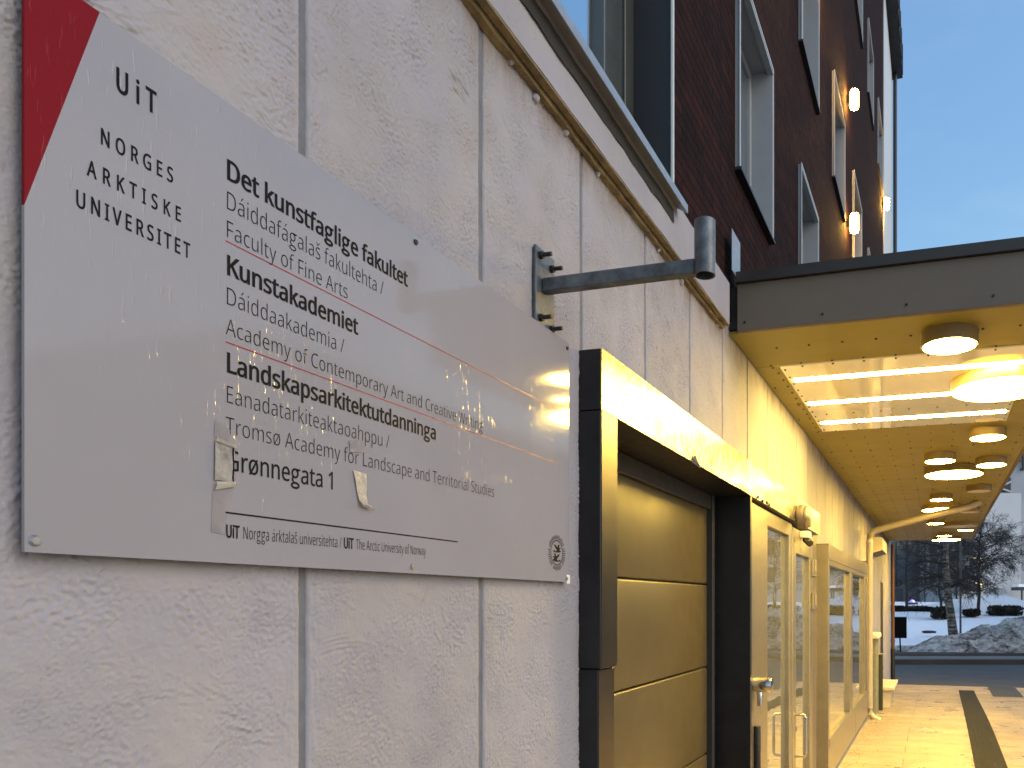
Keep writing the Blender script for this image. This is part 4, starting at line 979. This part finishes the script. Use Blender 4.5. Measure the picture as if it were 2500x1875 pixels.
def lettering(text, y0, y1, z, cap, d=0, gscale=None, name='lettering', m='ink', parent=sign, x=None):
    sz = cap / 573.0
    adv = [GLYPHS[c][0] for c in text]
    first = glyph(text[0], d); last = glyph(text[-1], d)
    lsb = min(p[0] for l in first for p in l); rse = max(p[0] for l in last for p in l)
    if gscale is None:                                  # stretch to the measured width
        sx = (y1 - y0) / (sum(adv[:-1]) + rse - lsb); track = 0
    else:                                               # own letter width, tracked out to the measured width
        sx = sz * gscale; track = ((y1 - y0) - sx * (sum(adv[:-1]) + rse - lsb)) / (len(text) - 1)
    bmx = bmesh.new(); pen = y0 - lsb * sx
    xx = (SX + .0006) if x is None else x
    for c, a in zip(text, adv):
        loops = glyph(c, d)
        if loops:
            flat = [p for l in loops for p in l]
            vs = [bmx.verts.new((xx, pen + p[0] * sx, z + p[1] * sz)) for p in flat]
            base = 0; sgn = area(max(loops, key=lambda l: abs(area(l)))) > 0
            st_ = []
            for l in loops: st_.append((l, base)); base += len(l)
            outers = [q for q in st_ if (area(q[0]) > 0) == sgn]; inners = [q for q in st_ if (area(q[0]) > 0) != sgn]
            for o_ in outers:
                mine = [h for h in inners if inside(h[0][0], o_[0])]
                idx = [k + s2 for l, s2 in [o_] + mine for k in range(len(l))]
                for tri in tessellate_polygon([[Vector((p[0], p[1], 0)) for p in l] for l, s2 in [o_] + mine]):
                    try: bmx.faces.new([vs[idx[i]] for i in tri])
                    except ValueError: pass
        pen += a * sx + track
    for f in bmx.faces:
        f.normal_update()
        if f.normal.x < 0: f.normal_flip()
    me = bpy.data.meshes.new(name); bmx.to_mesh(me); bmx.free()
    o = bpy.data.objects.new(name, me); COL.objects.link(o); me.materials.append(M[m])
    o.parent = parent; o.matrix_parent_inverse = Matrix.Translation(-parent.location)
    return o
LT, BD = -13, 24
def line(text, pl, yb, yc, pr, d, **kw):
    y0, z = wp(pl, yb, SX); zc = wp(pl, yc, SX)[1]; y1 = wt(pr, SX)
    lettering(text, y0, y1, z, zc - z, d, **kw)
line("Det kunstfaglige fakultet", 554, 437, 388, 995, BD)
line("Dáiddafágalaš fakultehta /", 554, 510, 465.5, 935.8, LT)
line("Faculty of Fine Arts", 554, 579, 537, 848, LT)
line("Kunstakademiet", 554, 669.6, 622, 874, BD)
line("Dáiddaakademia /", 554, 743, 700, 840, LT)
line("Academy of Contemporary Art and Creative Writing", 551, 816, 775.5, 1178.7, LT)
line("Landskapsarkitektutdanninga", 553.7, 908, 860, 1063.6, BD)
line("Eanadatarkiteaktaoahppu /", 553.7, 983, 940.5, 950, LT)
line("Tromsø Academy for Landscape and Territorial Studies", 551, 1058, 1016, 1205.7, LT)
y0 = wt(553, SX); y1, zg = wp(812, 1195, SX); zc = wp(812, 1152.8, SX)[1]
lettering("Grønnegata 1", y0, y1, zg, zc - zg, 8)
zb = wp(551, 1311.5, SX)[1]; zc = wp(551, 1280.8, SX)[1]
lettering("UiT", wt(551.5, SX), wt(584.5, SX), zb, zc - zb, BD + 6)
lettering("Norgga árktalaš universitehta /", wt(594, SX), wt(833, SX), zb, zc - zb, LT + 4)
lettering("UiT", wt(839, SX), wt(863, SX), zb, zc - zb, BD + 6)
lettering("The Arctic University of Norway", wt(868.6, SX), wt(1039, SX), zb, (zc - zb) * .98, LT + 4)
line("UiT", 283.5, 220, 163, 381.8, 26, gscale=.58)
line("NORGES", 246, 351, 312, 422, 18, gscale=.60)
line("ARKTISKE", 211, 426.5, 387.5, 441, 18, gscale=.60)
line("UNIVERSITET", 185.6, 503.5, 462.5, 464, 18, gscale=.60)
def rule(p0, p1, th, m):
    a, za = wp(*p0, SX); c, zc2 = wp(*p1, SX); z = (za + zc2) / 2
    b = MB(); b.quad((SX + .0006, a, z - th / 2), (SX + .0006, c, z - th / 2), (SX + .0006, c, z + th / 2), (SX + .0006, a, z + th / 2)); b.build('rule_line', M[m], sign)
rule((550.6, 595), (1362, 997), .0016, 'redline'); rule((550.6, 834), (1361, 1132), .0016, 'redline'); rule((549.4, 1252.5), (1117, 1321.6), .0024, 'ink')
# the seal: ring of upright marks round two dark bird shapes
ey, ez = wp(1359, 1349.5, SX); er = .049
b = MB(); X = SX + .0006
for k in range(44):
    a = 2 * math.pi * k / 44
    if k % 9 == 8: continue
    for (ra, rb, da) in ((er * .74, er * (.98 if k % 3 else .93), .042),):
        pts = [(X, ey + rr * math.sin(a + s_), ez + rr * math.cos(a + s_)) for rr, s_ in ((ra, -da), (ra, da * .4), (rb, da * .4), (rb, -da))]
        b.quad(*pts)
NSEG = 48
for (ra, rb) in ((er * .64, er * .695),):
    for k in range(NSEG):
        a0, a1 = 2 * math.pi * k / NSEG, 2 * math.pi * (k + 1) / NSEG
        b.quad(*[(X, ey + rr * math.sin(a), ez + rr * math.cos(a)) for rr, a in ((ra, a0), (rb, a0), (rb, a1), (ra, a1))])
bird = [(-.50, .02), (-.28, .10), (-.16, .02), (.0, .10), (-.30, .32), (-.34, .42), (-.12, .36), (.06, .26), (.16, .42), (.36, .40), (.24, .26), (.50, .24), (.30, .14), (.52, .04), (.22, -.02), (.02, -.03), (-.2, -.02)]
for (sy, oz) in ((1, .04), (-1, -.46)):
    vs = [b.bm.verts.new((X, ey + er * p[0] * sy * .95, ez + er * (p[1] + oz))) for p in bird]
    for tri in tessellate_polygon([[Vector((p[0], p[1], 0)) for p in bird]]): b.bm.faces.new([vs[i] for i in tri])
for f in b.bm.faces:
    f.normal_update()
    if f.normal.x < 0: f.normal_flip()
b.build('emblem', M['ink'], sign)
for (px, py, m) in ((1016, 591, 'bolt'), (88, 1320, 'screw'), (1008, 1383, 'screw'), (1386, 850, 'bolt'), (1384, 1413, 'screw')):
    y, z = wp(px, py, SX + .002)
    b = MB(); b.cyl((SX - .001, y, z), (SX + .0035, y, z), .0058 if px != 88 else .0075, .0045, 14); b.build('screw', M[m], sign, True)
y, z = wp(1388, 1416, SX)
b = MB(); b.box(SX - .004, SX + .0012, y - .012, y + .006, z - .010, z + .014); b.build('washer', M['white_plastic'], sign)

# old tape left on the sign
def film(name, pts, m, x, curl=None, parent=None, th=.0008):
    # pts: rows of (px,py) pairs from top to bottom: left / right
    b = MB(); rows_ = []
    for i, (l, r_) in enumerate(pts):
        row = []
        for k in range(7):
            t = k / 6; px = l[0] + (r_[0] - l[0]) * t; py = l[1] + (r_[1] - l[1]) * t
            y, z = wp(px, py, SX)
            xo = x + (curl[i] if curl else 0) + .0012 * abs(mnoise.noise(Vector((y * 60, z * 60, 2)))) 
            row.append(b.bm.verts.new((xo, y, z)))
        rows_.append(row)
    for A, B in zip(rows_, rows_[1:]):
        for k in range(6): b.bm.faces.new((A[k], A[k + 1], B[k + 1], B[k]))
    bmesh.ops.solidify(b.bm, geom=b.bm.faces[:], thickness=th)
    return b.build(name, M[m], parent, True)
C5 = lambda x, y: (500 + x / 4.916, 1020 + y / 4.916)
tp = thing('tape_strip', 'crumpled strip of old tape hanging below the words Academy for', 'tape', (SX, wt(870, SX), 1.95))
film('upper_film', [(C5(1725, 275), C5(1880, 275)), (C5(1730, 330), C5(1895, 330)), (C5(1735, 410), C5(1890, 420))], 'residue', SX + .0012, parent=tp, th=.0003)
film('loose_end', [(C5(1770, 625), C5(1930, 675)), (C5(1790, 760), C5(1925, 800)), (C5(1815, 900), C5(1925, 920)), (C5(1830, 990), C5(1930, 1030)), (C5(1835, 1040), C5(1965, 1085)), (C5(1845, 1062), C5(2000, 1117))], 'tape', SX + .0015, [0, .002, .001, .003, .009, .006], tp)
t2 = thing('tape_pocket', 'torn clear tape pocket covering the first letter of the street name', 'tape', (SX, wt(545, SX), 1.95))
film('film', [(C5(105, 270), C5(345, 370)), (C5(103, 480), C5(330, 500)), (C5(100, 745), C5(330, 775))], 'residue2', SX + .0016, [.001, .002, .001], t2)
film('top_tape', [(C5(108, 232), C5(350, 335)), (C5(104, 275), C5(362, 380))], 'tape', SX + .0045, [.002, .0], t2)
film('bottom_tape', [(C5(104, 765), C5(335, 770)), (C5(103, 805), C5(338, 790)), (C5(95, 865), C5(340, 825))], 'tape', SX + .0045, [.001, .002, .0], t2)
b = MB()
for k in range(8):
    ya_, za_ = wp(*C5(318 - 4 * math.sin(k * 1.3), 375 + k * 57), SX); 
    b.sphere((SX + .004, ya_, za_), .0012, .0011, .0065, 1)
b.build('torn_edge', M['ink'], t2)
t3 = thing('glue_patch', 'faint upright rectangle of glue left on the sign around the torn tape pocket', 'glue mark', (SX, wt(530, SX), 1.9))
film('residue', [(C5(118, 30), C5(300, 150)), (C5(110, 220), C5(296, 330))], 'residue', SX + .0004, parent=t3, th=.0002)
film('residue', [(C5(90, 880), C5(335, 850)), (C5(80, 1240), C5(235, 1290)), (C5(75, 1370), C5(235, 1400))], 'residue', SX + .0004, parent=t3, th=.0002)

# ------------------------------------------------------------------ park, trees and houses across the road
def G(px, D): r = (px - CX) / FPX * D; return r
def at(px, py, D): return dp(px, py, D)
# black notice board in the snow
D = 25.0; p = at(2199, 1602, D)
sg = thing('notice_board', 'black notice board on a thin post in the snow beyond the corner', 'sign', (p.x, p.y, 0))
u = Vector((CA, SA, 0)); nrm = Vector((-SA, CA, 0))
def vbox(b, c, w, d, z0, z1):       # box facing the camera axis
    v = []
    for s_ in ((-1, -1), (1, -1), (1, 1), (-1, 1)):
        for z in (z0, z1): v.append(b.bm.verts.new(Vector((c.x, c.y, 0)) + u * s_[0] * w / 2 + nrm * s_[1] * d / 2 + Vector((0, 0, z))))
    idx = ((0, 2, 3, 1), (2, 4, 5, 3), (4, 6, 7, 5), (6, 0, 1, 7), (1, 3, 5, 7), (0, 6, 4, 2))
    for f in idx: b.bm.faces.new([v[i] for i in f])
b = MB(); vbox(b, at(2195, 1530, D), .50, .03, at(0, 1558, D).z, at(0, 1506, D).z); b.build('board', M['sign_black'], sg)
b = MB(); b.cyl(at(2199.5, 1606, D + .03), at(2196, 1540, D + .03), .024, seg=10); b.build('post', M['sign_black'], sg)
# light pole beside the birch
p = at(2345, 1565, 29)
b = MB(); b.cyl((p.x, p.y, fieldz(G(2345, 29), 29) - .2), (p.x, p.y, 4.6), .042, .038, 14)
lpole = b.build('pole', M['galv'], None); tag(lpole, 'slim grey metal pole standing in the snow right beside the birch trunk', 'pole')
b = MB(); st = at(2268, 1543, 31.5); b.sphere(st, .32, .15, .07, 2)
for vv in b.bm.verts: vv.co += Vector((1, 1, .6)) * .05 * mnoise.noise(vv.co * 5)
tag(b.build('stone', M['kerb'], None), 'small dark stone poking out of the clean snow left of the birch', 'stone')

def twigs(b, p, d, L, r, lvl, rn, droop=.0, spread=.6, maxl=3, kids=5):
    n = 4; pts = [p.copy()]; rad = [r]; dd = d.normalized()
    for i in range(n):
        dd = (dd + Vector((rn.uniform(-1, 1), rn.uniform(-1, 1), rn.uniform(-1, 1))) * .16 + Vector((0, 0, -droop * (lvl + 1) * .25))).normalized()
        pts.append(pts[-1] + dd * L / n); rad.append(max(.0052, r * (1 - .75 * (i + 1) / n)))
    b.tube(pts, rad, 5 if lvl == 0 else 3, caps=False)
    if lvl < maxl:
        for k in range(kids):
            t = .2 + .78 * (k + rn.random() * .7) / kids; i = min(n - 1, int(t * n)); q = pts[i].lerp(pts[i + 1], t * n - i)
            ax = (pts[i + 1] - pts[i]).normalized()
            side = ax.cross(Vector((rn.uniform(-1, 1), rn.uniform(-1, 1), rn.uniform(-1, 1)))).normalized()
            twigs(b, q, ax * (1 - spread * .5) + side * spread + Vector((0, 0, .12)), L * rn.uniform(.42, .62), max(.0038, r * .42), lvl + 1, rn, droop, spread, maxl, kids)
Z1 = lambda x, y: (2160 + x / 4.609, 1280 + y / 4.609)
# the birch
D = 29.0
rn = random.Random(3)
tr = thing('birch_tree', 'bare birch with a thick mottled trunk and long crooked limbs in front of the snow', 'tree', at(*Z1(785, 1320), D))
tpts = [at(*Z1(x, y), D) for x, y in ((788, 1350), (782, 1300), (765, 1200), (742, 1000), (722, 880), (708, 760), (694, 600), (684, 430), (684, 280), (692, 120), (700, -60), (704, -260))]
b = MB(); b.tube(tpts, [.25, .205, .18, .158, .15, .142, .132, .125, .11, .09, .07, .04], 14); b.build('trunk', M['birch'], tr, True)
limbs = [[(690, 740), (580, 685), (480, 710), (380, 765), (270, 825)], [(660, 600), (560, 595), (400, 605), (330, 640)], [(650, 580), (480, 540), (380, 480), (260, 435)],
 [(640, 450), (560, 420), (430, 415), (300, 440)], [(690, 325), (560, 345), (400, 360), (330, 350)], [(680, 270), (560, 230), (440, 205), (330, 195)],
 [(705, 735), (800, 675), (860, 640), (910, 600), (1010, 580), (1100, 590)], [(830, 660), (900, 690), (960, 740), (1010, 760)], [(715, 380), (800, 300), (900, 310), (1000, 290)], [(715, 450), (800, 540), (900, 560)],
 [(690, 200), (800, 120), (900, 60)], [(690, 120), (600, 40), (480, -40)], [(700, 600), (790, 600), (900, 630)], [(700, 20), (820, -80), (900, -160)], [(695, 60), (560, -120), (500, -220)]]
for li, lm in enumerate(limbs):
    b = MB(); off = rn.uniform(-.8, .8)
    pts = [at(*Z1(x, y), D + off * k / len(lm)) for k, (x, y) in enumerate(lm)]
    n = len(pts); b.tube(pts, [.052 * (1 - .7 * k / n) for k in range(n)], 7)
    for k in range(1, n):
        for q in range(6):
            pp = pts[k - 1].lerp(pts[k], rn.random()); dr = (pts[k] - pts[k - 1]).normalized()
            sd_ = Vector((rn.uniform(-1, 1), rn.uniform(-1, 1), rn.uniform(-.5, 1.0)))
            twigs(b, pp, dr * .5 + sd_ * .8, rn.uniform(.35, .8), .010, 1, rn, .35, .6, 2, 4)
    b.build('limb', M['twig'], tr)
def bare_tree(name, label, base, top, D, r0, crown, seed, m, nbr, kids=5, maxl=3, Lf=1.0):
    rn = random.Random(seed); p0 = at(*Z1(*base), D); p1 = at(*Z1(*top), D)
    t = thing(name, label, 'tree', p0, 'bare trees across the road')
    pts = [p0.lerp(p1, k / 8) + Vector((rn.uniform(-1, 1), rn.uniform(-1, 1), 0)) * .06 * (k > 0) for k in range(9)]
    pts[0].z -= .5
    b = MB(); b.tube(pts, [r0 * (1 - .85 * k / 8) for k in range(9)], 8); b.build('trunk', M['twig'], t, True)
    b = MB(); c0, c1, rmax = crown
    for k in range(nbr):
        f = c0 + (c1 - c0) * (k + rn.random()) / nbr; q = p0.lerp(p1, f); a = rn.uniform(0, 2 * math.pi)
        w_ = math.sin(math.pi * min(1, max(.05, (f - c0 + .12) / (c1 - c0 + .2)))) ** .7
        twigs(b, q, Vector((math.cos(a), math.sin(a), rn.uniform(.1, .75))), rmax * w_ * Lf * rn.uniform(.75, 1.15), r0 * .32, 0, rn, .16, .62, maxl, kids)
    b.build('crown', M[m], t)
    return t
bare_tree('bare_tree', 'bushy bare tree with a dense fan of fine twigs before the white building', (1050, 880), (1085, -30), 44, .10, (.10, .98, 2.0), 11, 'twig', 60, 6, 3)
bare_tree('bare_tree', 'thin leaning bare tree just left of the birch trunk', (635, 950), (590, 250), 40, .07, (.15, .98, 1.5), 12, 'twig', 34, 5, 3)
bare_tree('bare_tree', 'tall slender bare tree at the left against the dark glass facade', (245, 900), (255, -250), 48, .09, (.12, .98, 2.1), 13, 'twig', 44, 5, 3)
bare_tree('bare_tree', 'faint bare tree between the birch and the pale facade on the right', (800, 930), (840, 100), 50, .07, (.12, .98, 1.8), 14, 'twig2', 28, 5, 3)

def bush(label, px0, px1, py0, py1, D, seed, name='bush', cat='bush'):
    rn = random.Random(seed)
    a, c = at(px0, py1, D), at(px1, py0, D)
    cen = (a + c) / 2; w_ = (Vector((c.x - a.x, c.y - a.y, 0))).length / 2; h = abs(c.z - a.z) / 2
    b = MB()
    dep = max(.45, min(w_, .8))
    for k in range(int(900 * max(1, w_ / .6))):
        v = Vector((rn.gauss(0, 1), rn.gauss(0, 1), rn.gauss(0, 1))).normalized() * rn.uniform(.55, 1.0)
        sq = lambda t: math.copysign(abs(t) ** .6, t)
        pos = cen + u * sq(v.x) * w_ + nrm * sq(v.y) * dep + Vector((0, 0, sq(v.z) * h))
        pos += Vector((1, 1, 1)) * .06 * mnoise.noise(pos * 3)
        d1 = Vector((rn.uniform(-1, 1), rn.uniform(-1, 1), rn.uniform(-1, 1))).normalized(); d2 = d1.cross(Vector((rn.uniform(-1, 1), .3, 1))).normalized()
        s_ = rn.uniform(.04, .09)
        b.bm.faces.new([b.bm.verts.new(pos + q) for q in (d1 * s_ * 1.6, d2 * s_ * .5, -d1 * s_ * 1.4, -d2 * s_ * .5)])
    b.sphere(cen, w_ * .8, w_ * .8 if w_ < .6 else .5, h * .85, 2)
    o = b.build(name, M['hedge'], None); tag(o, label, cat, 'dark bushes in the snow')
bush('round dark bush half hidden behind the birch trunk', 2274, 2316, 1481, 1511, 39.5, 1)
bush('low flat-topped dark bush right of the grey pole', 2351, 2391, 1487, 1505, 41, 2)
bush('long dark clipped bush at the right edge before the white building', 2412, 2496, 1478, 1503, 42, 3)
bush('low dark hedge along the foot of the grey facade on the left', 2160, 2280, 1480, 1494, 45.5, 4, 'hedge', 'hedge')

# houses
def wallbox(b, px0, px1, py0, py1, D, depth=8, z0=None):
    a = at(px0, py0, D); c = at(px1, py1, D)
    mid = (a + c) / 2; w_ = (Vector((c.x - a.x, c.y - a.y, 0))).length
    vbox(b, mid + nrm * depth / 2, w_, depth, c.z if z0 is None else z0, a.z)
def flatbox(px0, px1, py0, py1, D, th=.12):
    b = MB(); wallbox(b, px0, px1, py0, py1, D, th); return b
wb = thing('white_building', 'plain white rendered building with two yellow lit windows behind the bushy bare tree', 'building', at(2420, 1470, 62))
b = MB(); wallbox(b, 2338, 2493, 1204, 1480, 62, 9, 0); b.build('wall', M['bw'], wb)
b = MB(); wallbox(b, 2493.2, 2640, 1230, 1480, 63, 9, 0); b.build('side_wing', M['bw2'], wb)
for (y0_, y1_, lb) in ((1359, 1381, 1), (1421, 1443, 0)):
    fr = flatbox(2368, 2400, y0_, y1_, 61.9, .1).build('window', M['bd'], wb)
    flatbox(2391 if not lb else 2390, 2398, y0_ + 2, y1_ - 2, 61.82, .05).build('lit_pane', M['lit_window'], fr)
    flatbox(2370, 2388, y0_ + 2, y0_ + (5 if lb else 3), 61.82, .05).build('lit_pane', M['lit_window'], fr)
b = MB(); wallbox(b, 2486, 2520, 1433, 1441, 60, 1.5); b.build('porch_roof', M['bd'], wb)
b = MB(); wallbox(b, 2487, 2520, 1426, 1432.8, 60, 1.4); b.build('porch_snow', M['snow'], wb)
b = MB(); b.cyl(at(2494.5, 1441, 60.4), at(2494.5, 1480, 60.4), .07, seg=8); b.build('porch_post', M['bd'], wb)
tb = thing('tall_building', 'taller pale grey building with lattice windows seen past the outer canopy edge', 'building', at(2480, 1470, 80))
b = MB(); wallbox(b, 2380, 2640, 860, 1480, 80, 12, 0); b.build('wall', M['bw2'], tb)
for (y0_, y1_) in ((1146, 1201), (1060, 1115)):
    fr = flatbox(2420, 2468, y0_, y1_, 79.9, .15).build('window', M['bd'], tb)
    b = MB()
    for (p0, p1) in (((2440, y0_ + 3), (2468, y0_ + 18)), ((2468, y0_ + 30), (2430, y0_ + 48)), ((2440, y0_ + 45), (2468, y0_ + 58)), ((2420, y0_ + 20), (2440, y0_ + 3))):
        b.cyl(at(*p0, 79.7), at(p1[0], min(p1[1], y1_), 79.7), .10, seg=6)
    b.build('lattice', M['bw'], fr)
for px in (2488, 2499):
    flatbox(px - 2, px + 2, 1100, 1124 if px < 2490 else 1145, 79.6, .3).build('bracket_lamp', M['bd'], tb)
    flatbox(px - 5, px + 5, 1122 if px < 2490 else 1143, 1126 if px < 2490 else 1147, 79.6, .4).build('lamp_shade', M['bd'], tb)
gb_ = thing('grey_building', 'dark grey building with dark ground floor and tall glass strips behind the slender tree', 'building', at(2215, 1470, 66))
b = MB(); wallbox(b, 2120, 2256, 1180, 1480, 66, 10, 0); b.build('wall', M['bg'], gb_)
for k, (a, c) in enumerate(((2140, 2162), (2164, 2187), (2189, 2212), (2213.5, 2237))):
    f_ = flatbox(a, c, 1190, 1410, 65.85, .1).build('window', M['glass_far'], gb_)
flatbox(2130, 2256, 1411, 1414, 65.8, .25).build('string_course', M['bd'], gb_)
flatbox(2180, 2204, 1437, 1480, 65.85, .1).build('shop_front', M['bd'], gb_)
ET = []
p0, p1 = at(2186.5, 1430, 65.75), at(2202, 1418, 65.75)
for (x0, x1, y0_, y1_) in ((2187, 2188.8, 1418, 1430), (2188.8, 2193, 1418, 1420), (2188.8, 2192.4, 1423, 1425), (2188.8, 2193, 1428, 1430), (2195, 2202, 1418, 1420), (2197.6, 2199.6, 1420, 1430)):
    ET.append((x0, x1, y0_, y1_))
for nm, items in (('letter', ET[:4]), ('letter', ET[4:])):
    b = MB()
    for (x0, x1, y0_, y1_) in items: wallbox(b, x0, x1, y0_, y1_, 65.7, .1)
    b.build(nm, M['sign_black'], gb_)
sb = thing('striped_building', 'pale building with dark upright bands behind the birch crown', 'building', at(2300, 1470, 64))
b = MB(); wallbox(b, 2256.5, 2337.5, 1170, 1480, 64.5, 8, 0); b.build('wall', M['bw2'], sb)
for (a, c) in ((2237.5, 2252), (2270, 2284), (2296, 2312), (2322, 2334)):
    flatbox(max(a, 2257), max(c, 2260), 1180, 1474 if a < 2240 else 1420, 64.4, .12).build('dark_band', M['bg'], sb)
for (a, c) in ((2258, 2268), (2285, 2295), (2313, 2321)):
    flatbox(a, c, 1190, 1330, 64.38, .12).build('window', M['glass_far'], sb)
bc = thing('beacon_box', 'low dark box with a purple glowing dome in front of the grey facade', 'beacon', at(2230, 1478, 55))
b = MB(); wallbox(b, 2218, 2241, 1471, 1479, 55, .6); b.build('box', M['bd'], bc)
b = MB(); pc_ = at(2229.5, 1471, 55); b.sphere(pc_ + nrm * .3, .22, .22, .22, 2); b.build('dome', M['purple'], bc, True)

# across the street and out of frame to the right: what the glass and the enamel sign mirror
ob = thing('added_opposite_building', 'invented plain grey house across the street, unseen, cutting low sky light', 'building', (17, 28, 0))  # invented, out of view: holds back low sky light, gives the sign a reflection
b = MB(); b.box(15.5, 26, 15, 46, -.3, 8.2); b.build('wall', M['bg'], ob)
b = MB(); b.box(15.3, 26.2, 14.8, 46.2, 8.2, 8.6); b.build('roof', M['bd'], ob)
for i in range(9):
    for j in range(2):
        b = MB(); b.box(15.42, 15.499, 16.2 + i * 3.3, 18.0 + i * 3.3, 1.6 + j * 3.4, 3.6 + j * 3.4); b.build('window', M['glass_far'], ob)
ap = thing('added_apartment_house', 'invented long pale house with rows of dark windows, unseen, for the glass to mirror', 'building', at(2900, 1470, 66))  # invented, out of view: replaces bright sky in the door glass reflections
b = MB(); wallbox(b, 2642, 3500, 1250, 1480, 66, 9, 0); b.build('wall', M['bw2'], ap)
for i in range(9):
    for j in range(2):
        flatbox(2670 + i * 90, 2715 + i * 90, 1300 + j * 75, 1340 + j * 75, 65.9, .1).build('window', M['bd'], ap)
bush('long low hedge past the right edge of the snow field', 2560, 2900, 1478, 1500, 42, 6, 'hedge', 'hedge')
bare_tree('bare_tree', 'bare tree outside the right edge in front of the long pale house', (2200, 900), (2230, 60), 46, .07, (.13, .98, 1.9), 21, 'twig2', 36, 5, 3)
bare_tree('bare_tree', 'second bare tree farther right before the long pale house', (3000, 900), (2990, -100), 44, .08, (.13, .98, 2.1), 22, 'twig', 36, 5, 3)

b = MB(); rg_ = random.Random(9)
for i in range(1500):
    y = rg_.uniform(6.5, 17); x = .02 + abs(rg_.gauss(0, .25)) if rg_.random() < .35 else rg_.uniform(.1, 3.2)
    if x < .14 and y < 10.6: x += .13
    r_ = rg_.uniform(.003, .008); z = gz(y) + .001
    p = [b.bm.verts.new((x + r_ * math.cos(a) * rg_.uniform(.6, 1.3), y + r_ * math.sin(a) * rg_.uniform(.6, 1.3), z)) for a in (0, 2.1, 4.2)]
    t_ = b.bm.verts.new((x, y, z + r_ * rg_.uniform(.5, 1.0)))
    for k in range(3): b.bm.faces.new((p[k], p[(k + 1) % 3], t_))
o = b.build('grit', M['kerb']); o['kind'] = 'stuff'; o['label'] = 'dark winter grit scattered on the pavement'
